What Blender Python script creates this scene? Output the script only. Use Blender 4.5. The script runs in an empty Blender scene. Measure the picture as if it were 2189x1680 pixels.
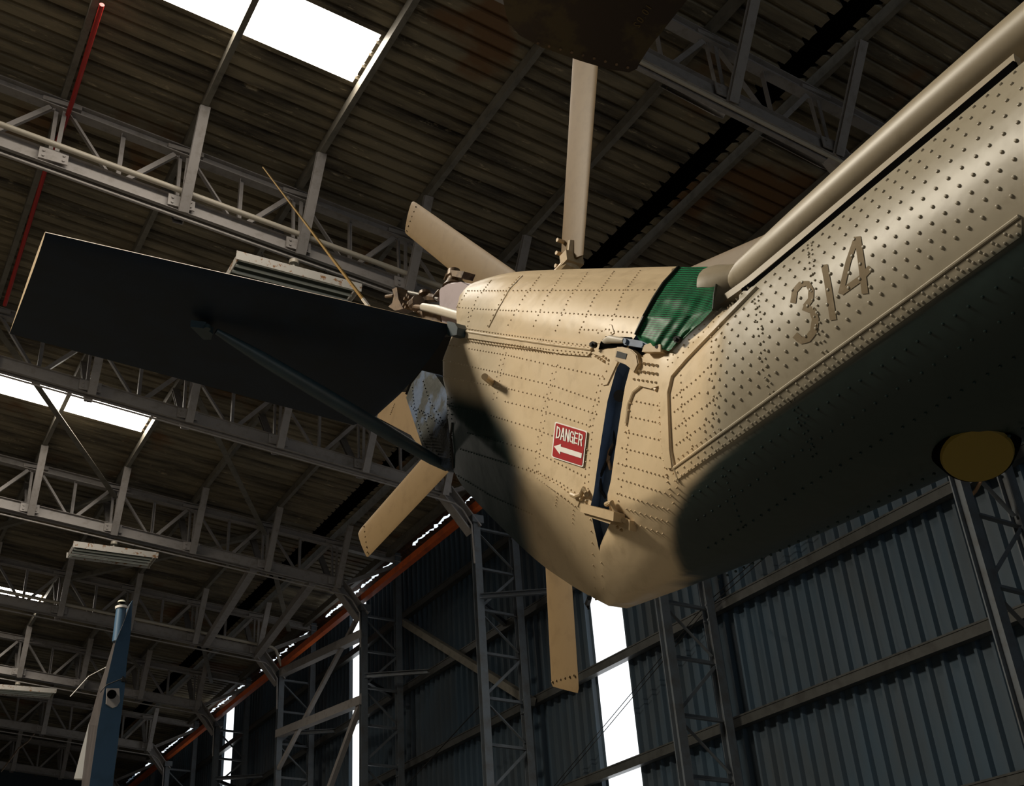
import bpy, bmesh, math, random
from mathutils import Vector, Matrix
from mathutils.bvhtree import BVHTree
random.seed(7)
S = bpy.context.scene
C = S.collection

# ------------------------------------------------------------------ camera
F, YAW, PITCH, ROLL, SL = 2441.75, 0.56404458, 0.52211605, -0.07551595, 0.10196606
CX, CY = 1094.5, 840.0
fw = Vector((math.sin(YAW)*math.cos(PITCH), math.cos(YAW)*math.cos(PITCH), math.sin(PITCH)))
_r = Vector((math.cos(YAW), -math.sin(YAW), 0)); _u = _r.cross(fw)
cr, sr = math.cos(ROLL), math.sin(ROLL)
RT = cr*_r + sr*_u; UP = -sr*_r + cr*_u
cam_d = bpy.data.cameras.new('camera'); cam = bpy.data.objects.new('camera', cam_d); C.objects.link(cam)
cam.matrix_world = Matrix(((RT.x, UP.x, -fw.x, 0), (RT.y, UP.y, -fw.y, 0), (RT.z, UP.z, -fw.z, 0), (0, 0, 0, 1)))
cam_d.sensor_fit = 'HORIZONTAL'; cam_d.sensor_width = 36.0; cam_d.lens = 36.0*F/2189.0
cam_d.clip_start = 0.05; cam_d.clip_end = 300
S.camera = cam
GZ = -1.45                       # the floor lies this far below the lens

# ------------------------------------------------------------------ view, world, daylight
vs = S.view_settings
vs.view_transform = 'Standard'; vs.look = 'None'; vs.gamma = 1.0; vs.use_curve_mapping = False
vs.exposure = -0.18
W = bpy.data.worlds.new('overcast_sky'); S.world = W; W.use_nodes = True
W.node_tree.nodes['Background'].inputs[0].default_value = (0.84, 0.92, 1.0, 1)
W.node_tree.nodes['Background'].inputs[1].default_value = 1.3
SKY_D = 22.0                     # roof lights in view, set dimmer than the added panel
KEY_L = 150.0                    # glow of the added roof panel out of view
WIN_L = 1.8                      # daylight passing the wall lights

# ------------------------------------------------------------------ helpers
def ray(x, y): return RT*((x-CX)/F) + UP*(-(y-CY)/F) + fw
def onX(x, y, X): d = ray(x, y); return d*(X/d.x)
def onY(x, y, Y): d = ray(x, y); return d*(Y/d.y)
def onZ(x, y, Z): d = ray(x, y); return d*(Z/d.z)
def proj(p):
    z = p.dot(fw); return (CX+F*p.dot(RT)/z, CY-F*p.dot(UP)/z)
TS = math.tan(SL)
def rz(X, z0): return z0 - TS*X

def mat(name, col, rough=0.6, metal=0.0, noise=None, bump=None, spec=0.5, attr=None):
    m = bpy.data.materials.new(name); m.use_nodes = True; nt = m.node_tree; b = nt.nodes['Principled BSDF']
    b.inputs['Base Color'].default_value = (*col, 1); b.inputs['Roughness'].default_value = rough
    b.inputs['Metallic'].default_value = metal; b.inputs['Specular IOR Level'].default_value = spec
    co = nt.nodes.new('ShaderNodeTexCoord'); src = None
    if attr:
        a = nt.nodes.new('ShaderNodeAttribute'); a.attribute_name = attr; src = a.outputs['Color']
    if noise:
        sc, col2, lo, hi = noise[:4]; stretch = noise[4] if len(noise) > 4 else (1, 1, 1)
        mp = nt.nodes.new('ShaderNodeMapping'); mp.inputs['Scale'].default_value = stretch
        n = nt.nodes.new('ShaderNodeTexNoise'); n.inputs['Scale'].default_value = sc; n.inputs['Detail'].default_value = 6
        n.inputs['Roughness'].default_value = 0.65
        nt.links.new(co.outputs['Object'], mp.inputs[0]); nt.links.new(mp.outputs[0], n.inputs['Vector'])
        r = nt.nodes.new('ShaderNodeMapRange'); r.inputs[1].default_value = lo; r.inputs[2].default_value = hi
        nt.links.new(n.outputs['Fac'], r.inputs[0])
        mx = nt.nodes.new('ShaderNodeMix'); mx.data_type = 'RGBA'
        nt.links.new(r.outputs[0], mx.inputs['Factor'])
        if attr: mx.blend_type = 'MULTIPLY'
        if src: nt.links.new(src, mx.inputs[6])
        else: mx.inputs[6].default_value = (*col, 1)
        mx.inputs[7].default_value = (*col2, 1); src = mx.outputs[2]
    if src: nt.links.new(src, b.inputs['Base Color'])
    if bump:
        n = nt.nodes.new('ShaderNodeTexNoise'); n.inputs['Scale'].default_value = bump[0]; n.inputs['Detail'].default_value = 3
        nt.links.new(co.outputs['Object'], n.inputs['Vector'])
        bp = nt.nodes.new('ShaderNodeBump'); bp.inputs['Strength'].default_value = bump[1]; bp.inputs['Distance'].default_value = bump[2]
        nt.links.new(n.outputs['Fac'], bp.inputs['Height']); nt.links.new(bp.outputs[0], b.inputs['Normal'])
    return m
def emis(name, col, st, rib=0.0):
    m = bpy.data.materials.new(name); m.use_nodes = True; nt = m.node_tree
    nt.nodes.remove(nt.nodes['Principled BSDF']); e = nt.nodes.new('ShaderNodeEmission')
    e.inputs[0].default_value = (*col, 1); e.inputs[1].default_value = st
    nt.links.new(e.outputs[0], nt.nodes['Material Output'].inputs[0]); return m

M = {}
M['roof'] = mat('roof_sheet_paint', (0.225, 0.187, 0.122), 0.75, 0, (1.4, (0.045, 0.036, 0.025), 0.42, 0.66, (0.35, 2.2, 1)), (9, .5, .02))
M['rust'] = mat('rusty_edge_sheet', (0.16, 0.07, 0.03), 0.8, 0, (9, (0.05, 0.025, 0.015), 0.4, 0.6))
M['wall'] = mat('wall_sheet_paint', (0.038, 0.064, 0.090), 0.46, 0.0, (1.0, (0.048, 0.056, 0.062), 0.40, 0.7, (1, 1, .35)), (6, .3, .01))
M['steel'] = mat('steel_grey_paint', (0.30, 0.272, 0.252), 0.55, 0, (7, (0.20, 0.175, 0.15), 0.5, 0.75), None)
M['steel2'] = mat('purlin_grey_paint', (0.17, 0.155, 0.125), 0.6, 0, (6, (0.10, 0.09, 0.07), 0.45, 0.7), None)
M['steel3'] = mat('column_blue_grey_paint', (0.10, 0.115, 0.13), 0.5, 0, (5, (0.075, 0.073, 0.07), 0.45, 0.7), None)
M['girt'] = mat('girt_dark_paint', (0.055, 0.055, 0.05), 0.4, 0, (5, (0.03, 0.028, 0.025), 0.45, 0.7))
M['galv'] = mat('pale_pipe_paint', (0.44, 0.39, 0.31), 0.4, 0, None, None)
M['orange'] = mat('orange_paint', (0.62, 0.115, 0.02), 0.45, 0, (5, (0.36, 0.07, 0.02), 0.5, 0.75), None)
M['red'] = mat('red_paint', (0.40, 0.02, 0.015), 0.4, 0)
M['floor'] = mat('floor_concrete', (0.105, 0.095, 0.08), 0.8, 0, (0.8, (0.065, 0.06, 0.05), 0.4, 0.7))
M['black'] = mat('flat_black_and_shade', (0.003, 0.0028, 0.0026), 1.0, spec=0.0)  # flat black for housings, holes and the painted shade in gaps
M['skin'] = mat('camouflage_with_falloff', (0.5, 0.38, 0.22), 0.43, 0, (16, (0.62, 0.58, 0.52), 0.52, 1.0), (5.5, .22, .03), 0.34, 'paint')
M['sand'] = mat('sand_paint', (0.46, 0.33, 0.18), 0.45, 0, (11, (0.30, 0.21, 0.11), 0.5, 0.85, (1, 1, 1)), (30, .08, .01))
M['strut'] = mat('strut_teal_paint', (0.016, 0.036, 0.046), 0.45, 0, (7, (0.010, 0.02, 0.026), 0.4, 0.7))
M['green'] = mat('dark_green_paint', (0.005, 0.012, 0.024), 0.5, 0, (7, (0.003, 0.007, 0.013), 0.4, 0.7), None, 0.25)
M['bluegrey'] = mat('blue_grey_primer', (0.055, 0.08, 0.13), 0.4, 0, (6, (0.02, 0.022, 0.018), 0.46, 0.54), (14, .3, .01))
M['inner'] = mat('slate_blue_primer', (0.10, 0.15, 0.24), 0.5, 0, (9, (0.05, 0.07, 0.11), 0.5, 0.8))
M['dark'] = mat('dark_metal', (0.012, 0.011, 0.010), 0.6, spec=.25)
M['oily'] = mat('oily_brown_metal', (0.16, 0.105, 0.06), 0.45, 0.2, (18, (0.05, 0.03, 0.02), 0.45, 0.65))
M['mauve'] = mat('mauve_grey_primer', (0.30, 0.24, 0.25), 0.45, 0, (9, (0.22, 0.17, 0.16), 0.5, 0.8))
M['chrome'] = mat('polished_steel', (0.6, 0.57, 0.52), 0.25, 0.9)
M['redsign'] = mat('sign_red', (0.34, 0.010, 0.012), 0.6, spec=0.15)
M['white'] = mat('white_vinyl', (0.80, 0.76, 0.70), 0.5)
M['stain'] = mat('faded_number_paint', (0.19, 0.145, 0.09), 0.75, 0, (14, (0.27, 0.22, 0.15), 0.52, 0.78), None, 0.1)
M['stain2'] = mat('ghost_number_paint', (0.35, 0.30, 0.22), 0.5)
M['yellow'] = mat('yellow_paint', (0.16, 0.11, 0.008), 0.5)
M['lampw'] = mat('lamp_housing_white', (0.50, 0.47, 0.42), 0.6, 0, (14, (0.26, 0.12, 0.04), 0.56, 0.62))
M['lampback'] = mat('dirty_reflector', (0.05, 0.06, 0.045), 0.6)
M['tube'] = mat('unlit_tube_glass', (0.72, 0.74, 0.66), 0.2)
M['stone'] = mat('weathered_stone_paint', (0.31, 0.255, 0.175), 0.45, 0, (8, (0.22, 0.175, 0.11), 0.5, 0.8))
M['bladesand'] = mat('rotor_tan_paint', (0.165, 0.108, 0.050), 0.5, 0, (11, (0.12, 0.076, 0.034), 0.5, 0.85), None, 0.2)
M['blade'] = mat('rotor_blade_paint', (0.016, 0.008, 0.004), 0.55, 0, (4, (0.04, 0.028, 0.008), 0.52, 0.60))
M['blades'] = mat('stencil_yellow', (0.09, 0.06, 0.015), 0.6)
M['bluefin'] = mat('deep_blue_paint', (0.045, 0.10, 0.17), 0.45, 0, (6, (0.03, 0.07, 0.11), 0.5, 0.8))
M['brownfin'] = mat('streaked_brown_paint', (0.07, 0.058, 0.054), 0.5, 0, (9, (0.03, 0.025, 0.023), 0.4, 0.6, (4, 4, .3)))
M['rope'] = mat('old_rope', (0.30, 0.17, 0.08), 0.8)
M['whip'] = mat('ochre_whip', (0.42, 0.25, 0.06), 0.5)
M['glass'] = mat('beacon_glass', (0.7, 0.68, 0.55), 0.15)
M['sky'] = emis('translucent_roof_light', (1.0, 0.92, 0.80), SKY_D)
M['key'] = emis('added_key_panel_glow', (1.0, 0.91, 0.75), KEY_L)
M['win'] = emis('translucent_wall_light', (0.93, 0.97, 1.0), WIN_L)
# scattered pale flakes and rust blisters on the old roof paint
nt = M['roof'].node_tree; b = nt.nodes['Principled BSDF']; src = b.inputs['Base Color'].links[0].from_socket
co = nt.nodes.new('ShaderNodeTexCoord'); n1 = nt.nodes.new('ShaderNodeTexNoise'); n1.inputs['Scale'].default_value = 5.5; n1.inputs['Detail'].default_value = 8; n1.inputs['Roughness'].default_value = .7
mp = nt.nodes.new('ShaderNodeMapping'); mp.inputs['Scale'].default_value = (.6, 2.6, 1); nt.links.new(co.outputs['Object'], mp.inputs[0]); nt.links.new(mp.outputs[0], n1.inputs['Vector'])
r1 = nt.nodes.new('ShaderNodeMapRange'); r1.inputs[1].default_value = .60; r1.inputs[2].default_value = .70; nt.links.new(n1.outputs['Fac'], r1.inputs[0])
mx = nt.nodes.new('ShaderNodeMix'); mx.data_type = 'RGBA'; nt.links.new(r1.outputs[0], mx.inputs['Factor']); nt.links.new(src, mx.inputs[6]); mx.inputs[7].default_value = (.46, .38, .25, 1)
n2 = nt.nodes.new('ShaderNodeTexNoise'); n2.inputs['Scale'].default_value = .55; n2.inputs['Detail'].default_value = 7; nt.links.new(co.outputs['Object'], n2.inputs['Vector'])
r2 = nt.nodes.new('ShaderNodeMapRange'); r2.inputs[1].default_value = .60; r2.inputs[2].default_value = .66; nt.links.new(n2.outputs['Fac'], r2.inputs[0])
m2 = nt.nodes.new('ShaderNodeMix'); m2.data_type = 'RGBA'; nt.links.new(r2.outputs[0], m2.inputs['Factor']); nt.links.new(mx.outputs[2], m2.inputs[6]); m2.inputs[7].default_value = (.16, .085, .035, 1)
nt.links.new(m2.outputs[2], b.inputs['Base Color'])
# woven shade net
m = bpy.data.materials.new('woven_green_net'); m.use_nodes = True; nt = m.node_tree; b = nt.nodes['Principled BSDF']
co = nt.nodes.new('ShaderNodeTexCoord'); wv = nt.nodes.new('ShaderNodeTexWave'); wv.bands_direction = 'Y'
mp = nt.nodes.new('ShaderNodeMapping'); mp.inputs['Scale'].default_value = (1, 1, 1)
wv.inputs['Scale'].default_value = 14; wv.inputs['Distortion'].default_value = 1.6; wv.inputs['Detail'].default_value = 2
nt.links.new(co.outputs['UV'], mp.inputs[0]); nt.links.new(mp.outputs[0], wv.inputs[0])
ns = nt.nodes.new('ShaderNodeTexNoise'); ns.inputs['Scale'].default_value = 170; nt.links.new(co.outputs['Object'], ns.inputs[0])
mu = nt.nodes.new('ShaderNodeMath'); mu.operation = 'MULTIPLY'; nt.links.new(wv.outputs['Fac'], mu.inputs[0]); nt.links.new(ns.outputs['Fac'], mu.inputs[1])
rp = nt.nodes.new('ShaderNodeValToRGB'); rp.color_ramp.elements[0].position = .12; rp.color_ramp.elements[0].color = (.012, .014, .008, 1)
rp.color_ramp.elements[1].position = .42; rp.color_ramp.elements[1].color = (.008, .20, .075, 1)
nt.links.new(mu.outputs[0], rp.inputs[0]); nt.links.new(rp.outputs[0], b.inputs['Base Color']); b.inputs['Roughness'].default_value = .5; b.inputs['Specular IOR Level'].default_value = .25
M['net'] = m

def tag(o, label=None, cat=None, group=None, kind=None):
    if label: o['label'] = label
    if cat: o['category'] = cat
    if group: o['group'] = group
    if kind: o['kind'] = kind
    return o
def empty(name, loc=(0, 0, 0)):
    o = bpy.data.objects.new(name, None); o.empty_display_size = .2; C.objects.link(o); o.location = loc
    o['_'] = 1; del o['_']; return o
def link(name, bm, m, parent=None, smooth=False, rec=True):
    me = bpy.data.meshes.new(name)
    if rec: bmesh.ops.recalc_face_normals(bm, faces=bm.faces[:])
    bm.to_mesh(me); bm.free()
    for mm in (m if isinstance(m, (list, tuple)) else [m]): me.materials.append(M[mm] if isinstance(mm, str) else mm)
    if smooth:
        for p in me.polygons: p.use_smooth = True
        me.set_sharp_from_angle(angle=math.radians(38))
    o = bpy.data.objects.new(name, me); C.objects.link(o)
    if parent:
        o.parent = parent
        pm = Matrix.Translation(wloc(parent)); o.matrix_parent_inverse = pm.inverted()
    return o
def wloc(o):
    v = Vector(o.location)
    if o.parent: pass
    return v
def copy_tree(o, parent=None, off=None):
    c = o.copy(); C.objects.link(c)
    if parent: c.parent = parent
    elif off: c.location = Vector(o.location)+Vector(off)
    for ch in o.children: copy_tree(ch, c)
    return c

def box(bm, lo, hi, mi=0):
    vs_ = [bm.verts.new((x, y, z)) for x in (lo[0], hi[0]) for y in (lo[1], hi[1]) for z in (lo[2], hi[2])]
    for f in ((0, 1, 3, 2), (4, 6, 7, 5), (0, 4, 5, 1), (2, 3, 7, 6), (0, 2, 6, 4), (1, 5, 7, 3)):
        fc = bm.faces.new([vs_[i] for i in f]); fc.material_index = mi
PROF = {}
def _prof(kind, w, h):
    t = max(min(w, h)*.12, .005)
    a, b = w/2, h/2
    if kind == 'box': return [(-a, -b), (a, -b), (a, b), (-a, b)]
    if kind == 'L': return [(-a, -b), (a, -b), (a, -b+t), (-a+t, -b+t), (-a+t, b), (-a, b)]
    if kind == 'C': return [(-a, -b), (a, -b), (a, -b+t), (-a+t, -b+t), (-a+t, b-t), (a, b-t), (a, b), (-a, b)]
    if kind == 'D': return [(a, -b), (a, b), (-a, b), (-a, b-t), (a-t, b-t), (a-t, -b+t), (-a, -b+t), (-a, -b)]
    if kind == 'I': return [(-a, -b), (a, -b), (a, -b+t), (t/2, -b+t), (t/2, b-t), (a, b-t), (a, b), (-a, b), (-a, b-t), (-t/2, b-t), (-t/2, -b+t), (-a, -b+t)]
def beam(bm, p, q, w, h, kind='box', up=(0, 0, 1), mi=0):
    p, q = Vector(p), Vector(q); d = (q-p).normalized(); u = Vector(up)
    s = d.cross(u)
    if s.length < 1e-4: s = d.cross(Vector((1, 0, 0)))
    s.normalize(); u = s.cross(d).normalized()
    pr = _prof(kind, w, h)
    A = [bm.verts.new(p+s*a+u*b) for a, b in pr]; B = [bm.verts.new(q+s*a+u*b) for a, b in pr]
    n = len(pr)
    for i in range(n):
        f = bm.faces.new((A[i], A[(i+1) % n], B[(i+1) % n], B[i])); f.material_index = mi
    f = bm.faces.new(A[::-1]); f.material_index = mi
    f = bm.faces.new(B); f.material_index = mi
def tube(bm, pts, rad, seg=10, mi=0, squash=1.0, up=(0, 0, 1)):
    pts = [Vector(p) for p in pts]; n = len(pts)
    rads = rad if isinstance(rad, (list, tuple)) else [rad]*n
    rings = []
    for i, p in enumerate(pts):
        d = (pts[min(i+1, n-1)]-pts[max(i-1, 0)]).normalized(); u = Vector(up)
        s = d.cross(u)
        if s.length < 1e-3: s = d.cross(Vector((1, 0, 0)))
        s.normalize(); u2 = s.cross(d)
        rings.append([bm.verts.new(p+(s*math.cos(2*math.pi*k/seg)+u2*math.sin(2*math.pi*k/seg)*squash)*rads[i]) for k in range(seg)])
    for i in range(n-1):
        for k in range(seg):
            f = bm.faces.new((rings[i][k], rings[i][(k+1) % seg], rings[i+1][(k+1) % seg], rings[i+1][k])); f.material_index = mi
    f = bm.faces.new(rings[0][::-1]); f.material_index = mi
    f = bm.faces.new(rings[-1]); f.material_index = mi
def disc(bm, c, n, r, th, seg=12, mi=0):
    c, n = Vector(c), Vector(n).normalized(); tube(bm, [c-n*th/2, c+n*th/2], r, seg, mi, 1, (0.13, .37, .9))
def B(): return bmesh.new()

# ================================================================== HANGAR SHELL
XW = 10.2; Z_R = 10.36; Y0, Y1 = -14.0, 44.0; XR = -12.0; XL = -34.2
FY = [6.3+4.716*i for i in range(8)]
bm = B(); box(bm, (XL-.3, Y0-.3, GZ-.2), (XW+.3, Y1+.3, GZ)); tag(link('floor', bm, 'floor'), kind='structure')

def ibr(y0, y1, pitch, h, inv=False):
    """profile of ribbed sheet along one axis: list of (pos, height)"""
    out = []; y = y0; tw, bw = pitch*.16, pitch*.34
    while y < y1-1e-6:
        for a, hh in ((0, 0), ((pitch-bw)/2, 0), ((pitch-tw)/2, h), ((pitch+tw)/2, h), ((pitch+bw)/2, 0)):
            if y+a < y1: out.append((y+a, hh))
        y += pitch
    out.append((y1, 0)); return out
def wall_sheet(bm, ya, yb, za, zb, ph=0):
    pr = ibr(ya, yb, .218, .06)
    lo = [bm.verts.new((XW-h, y, za)) for y, h in pr]; hi = [bm.verts.new((XW-h, y, zb)) for y, h in pr]
    for i in range(len(pr)-1): bm.faces.new((lo[i], lo[i+1], hi[i+1], hi[i]))
WINS = [(13.44, 14.27), (22.96, 23.74), (32.20, 33.0)]
WT = 9.15
bm = B(); y = Y0
for a, b in WINS:
    wall_sheet(bm, y, a, GZ, WT); wall_sheet(bm, a, b, GZ, .4); y = b
wall_sheet(bm, y, Y1, GZ, WT)
tag(link('wall_right', bm, 'wall', rec=False), kind='structure')
for i, (a, b) in enumerate(WINS):
    bm = B(); pr = ibr(a, b, .2077, .03)
    lo = [bm.verts.new((XW-h, y, .4)) for y, h in pr]; hi = [bm.verts.new((XW-h, y, WT)) for y, h in pr]
    for k in range(len(pr)-1): bm.faces.new((lo[k], lo[k+1], hi[k+1], hi[k]))
    tag(link('window_%d' % (i+1), bm, 'win', rec=False), kind='structure')
# other walls (behind and left of the camera) close the hall; the doorway stands open behind the camera
bm = B(); box(bm, (XL-.2, Y0, GZ), (XL, Y1, WT)); tag(link('wall_left', bm, 'wall'), kind='structure')
bm = B(); box(bm, (XL, Y1, GZ), (XW+.1, Y1+.2, 10.9)); tag(link('wall_back', bm, 'wall'), kind='structure')
bm = B(); box(bm, (XL, Y0-.2, GZ), (-9, Y0, 10.9)); box(bm, (-9, Y0-.2, 4.2), (XW+.1, Y0, 10.9)); box(bm, (8.5, Y0-.2, GZ), (XW+.1, Y0, 4.2))
tag(link('wall_front', bm, 'wall'), kind='structure')

# roof sheets: ribs run up the slope (along X), profile along Y, drooping ribs
RP = .2
def roof_sheet(bm, xa, xb, ya, yb, jag=0, z0=Z_R, left=False):
    pr = ibr(ya, yb, RP, .05)
    def z(x): return rz(x, z0) if not left else rz(2*XR-x, z0)
    cols = [xa, xb] if xb-xa < 3 else [xa+(xb-xa)*k/3 for k in range(4)]
    V = []
    for i, x in enumerate(cols):
        row = []
        for y, h in pr:
            xx = x
            if jag and i == len(cols)-1: xx += -h*1.0*jag + random.uniform(-.006, .006)
            if jag and i == 0 and jag < 0: xx += -h*2.0*jag
            row.append(bm.verts.new((xx, y, z(xx)+h)))
        V.append(row)
    for i in range(len(cols)-1):
        for k in range(len(pr)-1): bm.faces.new((V[i][k], V[i][k+1], V[i+1][k+1], V[i+1][k]))
SKYL = [(8.28, 9.08), (17.72, 18.52), (27.3, 28.1)]
SX0, SX1 = 0.4, 3.86
KX0, KX1, KY0 = -10.0, -5.0, 6.88            # glowing roof panel added out of view as key light on the tail
bm = B()
roof_sheet(bm, XR, KX0, KY0, 8.28); roof_sheet(bm, KX1, 7.97, KY0, 8.28, 1); roof_sheet(bm, XR, 7.97, Y0, KY0, 1)
y = 8.28
for a, b in SKYL:
    roof_sheet(bm, XR, 7.97, y, a, 1)
    if a < 10: roof_sheet(bm, XR, KX0, a, b); roof_sheet(bm, KX1, SX0, a, b)
    else: roof_sheet(bm, XR, SX0, a, b)
    roof_sheet(bm, SX1, 7.97, a, b, 1); y = b
roof_sheet(bm, XR, 7.97, y, Y1, 1)
roof_sheet(bm, 8.24, 9.80, Y0, Y1, -1, Z_R-.01)
roof_sheet(bm, XL, XR, Y0, Y1, 0, Z_R, True)
tag(link('ceiling', bm, 'roof', rec=False), kind='structure')
# capping over the open lap between the sheets, and the rusted eave strip with its daylight slit
bm = B()
a, b = 7.90, 8.38
for (x0, x1, z0, z1) in ((a, a+.02, Z_R+.07, Z_R+.45), (b, b+.02, Z_R+.03, Z_R+.45)):
    vs_ = [bm.verts.new((x, yy, rz(x, zz))) for x, zz in ((x0, z0), (x1, z0), (x1, z1), (x0, z1)) for yy in (Y0, Y1)]
    for k in range(4): bm.faces.new((vs_[2*k], vs_[2*k+1], vs_[(2*k+3) % 8], vs_[(2*k+2) % 8]))
vs_ = [bm.verts.new((x, yy, rz(x, Z_R+.45))) for x in (a, b+.02) for yy in (Y0, Y1)]
bm.faces.new((vs_[0], vs_[1], vs_[3], vs_[2]))
tag(link('trim_1', bm, 'black', rec=False), kind='structure')
bm = B()
def slit_sheet(xa, xb, z0, jagleft, jagright):
    y = Y0; n = int((Y1-Y0)/.07); prev = None
    for k in range(n+1):
        yy = Y0+(Y1-Y0)*k/n
        fr = (yy-FY[0]) % 4.716
        opening = .5 < fr < 4.3
        ja = (max(-.02, random.gauss(.014, .022)) if opening else 0)
        jx1 = xb+(ja if jagright and opening else (.05 if jagright else 0))
        jx0 = xa-(ja if jagleft and opening else (.05 if jagleft else 0))
        cur = (bm.verts.new((jx0, yy, rz(jx0, z0))), bm.verts.new((jx1, yy, rz(jx1, z0))))
        if prev: bm.faces.new((prev[0], prev[1], cur[1], cur[0]))
        prev = cur
slit_sheet(9.70, 9.885, Z_R-.03, False, True)
slit_sheet(9.955, 10.30, Z_R-.045, True, False)
tag(link('trim_2', bm, 'rust', rec=False), kind='structure')
bm = B(); box(bm, (XW-.02, Y0, WT-.02), (XW+.2, Y1, rz(10.25, Z_R)-.06)); tag(link('trim_3', bm, 'dark'), kind='structure')
for i, (a, b) in enumerate(SKYL):
    bm = B(); vs_ = [bm.verts.new((x, y, rz(x, Z_R)+.035)) for x, y in ((SX0-.05, a-.05), (SX1+.02, a-.05), (SX1+.02, b+.05), (SX0-.05, b+.05))]
    bm.faces.new(vs_)
    tag(link('window_%d' % (i+4), bm, 'sky', rec=False), kind='structure')

bm = B(); vs_ = [bm.verts.new((x, y, rz(x, Z_R)+.035)) for x, y in ((KX0-.05, KY0-.05), (KX1+.05, KY0-.05), (KX1+.05, 9.13), (KX0-.05, 9.13))]
bm.faces.new(vs_); tag(link('window_7', bm, 'key', rec=False), kind='structure')

# ================================================================== ROOF STEELWORK
PX = [.98+1.4755*k for k in range(-5, 6)]
PL = ['purlin furthest right, above the dark open lap in the roof sheets', 'purlin second from the eave, above the upright rotor blade',
      'purlin third from the eave, right of the upper left rotor blade', 'purlin passing the lower right corner of the big roof light',
      'purlin crossing the big bright roof light', 'purlin at the far left with the red pipe beside it']
for k, x in enumerate(PX):
    bm = B(); beam(bm, (x, Y0, rz(x, 10.26)), (x, Y1, rz(x, 10.26)), .07, .14, 'C')
    o = link('purlin', bm, 'steel2'); j = 10-k
    tag(o, ('grey steel '+PL[j]) if j < 6 else 'grey purlin left of the view, %s from the ridge' % ['first', 'second', 'third', 'fourth', 'fifth'][k], 'beam', 'purlins under the roof sheets')
x = 9.55; bm = B(); beam(bm, (x, Y0, rz(x, 10.2)), (x, Y1, rz(x, 10.2)), .10, .16, 'L')
tag(link('eave_beam', bm, 'steel2'), 'dark steel eave angle just above the glinting rusty slit', 'beam')

def make_truss():
    root = empty('roof_truss', (0, 0, 0))
    bm = B(); beam(bm, (-6, 0, rz(-6, 10.12)), (9.85, 0, rz(9.85, 10.12)), .13, .14, 'I'); link('top_chord', bm, 'steel', root)
    bm = B()
    for s in (-1, 1): beam(bm, (-6, s*.055, rz(-6, 9.27)), (8.5, s*.055, rz(8.5, 9.27)), .05, .21, 'C' if s < 0 else 'D')
    link('bottom_chord', bm, 'steel', root)
    bm = B(); beam(bm, (8.44, 0, rz(8.44, 9.26)), (8.98, 0, 7.75), .20, .26, 'C', (1, 0, 0)); link('knee_plate', bm, 'steel', root)
    for x in [PX[i] for i in range(3, 11)]:
        zt, zb = rz(x, 10.05), rz(x, 9.3)
        for s in (-1, 1):
            bm = B(); beam(bm, (x+s*.045, 0, zt), (x+s*.03, 0, rz(x, 9.25)), .05, .05, 'L'); link('web_bar', bm, 'steel', root)
            xm = x+s*.7377
            if xm < 8.6:
                bm = B(); beam(bm, (x+s*.12, 0, zt), (xm-s*.06, 0, rz(xm, 9.34)), .06, .06, 'L'); link('web_bar', bm, 'steel', root)
        xm = x+.7377
        if xm < 8.6:
            bm = B(); beam(bm, (xm, 0, rz(xm, 10.06)), (xm, 0, rz(xm, 9.3)), .06, .06, 'L'); link('web_bar', bm, 'steel', root)
        for s in ((-1, 1) if x > 1.5 else ()):
            bm = B(); beam(bm, (x+.03, s*.10, rz(x, 9.14)), (x, s*.82, rz(x, 10.20)), .12, .06, 'C', (0, 1, 0)); link('fly_brace', bm, 'steel', root)
        bm = B()
        box(bm, (x-.16, -.10, rz(x, 9.2)), (x+.16, -.085, rz(x, 9.2)+.16))
        for bx in (-.11, .11):
            for bz in (.04, .11): disc(bm, (x+bx, -.105, rz(x, 9.2)+bz), (0, 1, 0), .016, .02, 6)
        link('splice_plate', bm, 'steel', root)
        bm = B(); box(bm, (x-.22, -.075, rz(x, 10.09)), (x+.22, .075, rz(x, 10.15)));
        for bx in (-.16, -.08, .08, .16): disc(bm, (x+bx, 0, rz(x, 10.045)), (0, 0, 1), .014, .03, 6)
        link('splice_plate', bm, 'steel', root)
    bm = B(); beam(bm, (8.6, 0, rz(8.6, 9.32)), (9.75, 0, rz(9.75, 10.0)), .09, .09, 'L'); link('web_bar', bm, 'steel', root)
    return root
proto = make_truss()
TL = ['grey lattice roof truss at top right, nearest to the camera', 'grey lattice roof truss carrying a pale pipe, crossing just above the dark stabilizer',
      'grey lattice roof truss just under the dark stabilizer, below the big roof light', 'grey lattice roof truss above the rusty lamp at left',
      'lattice roof truss with a pale pipe, passing behind the tip of the blue tail fin', 'grey lattice roof truss above the lamp at the lower left edge',
      'grey lattice roof truss in the gloom under the lowest lamp at left', 'dim lattice roof truss furthest from the camera, low at left']
trusses = []
for i, y in enumerate(FY):
    o = proto if i == 0 else copy_tree(proto)
    o.location = (0, y, 0); tag(o, TL[i], 'roof truss', 'lattice roof trusses'); trusses.append(o)

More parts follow.
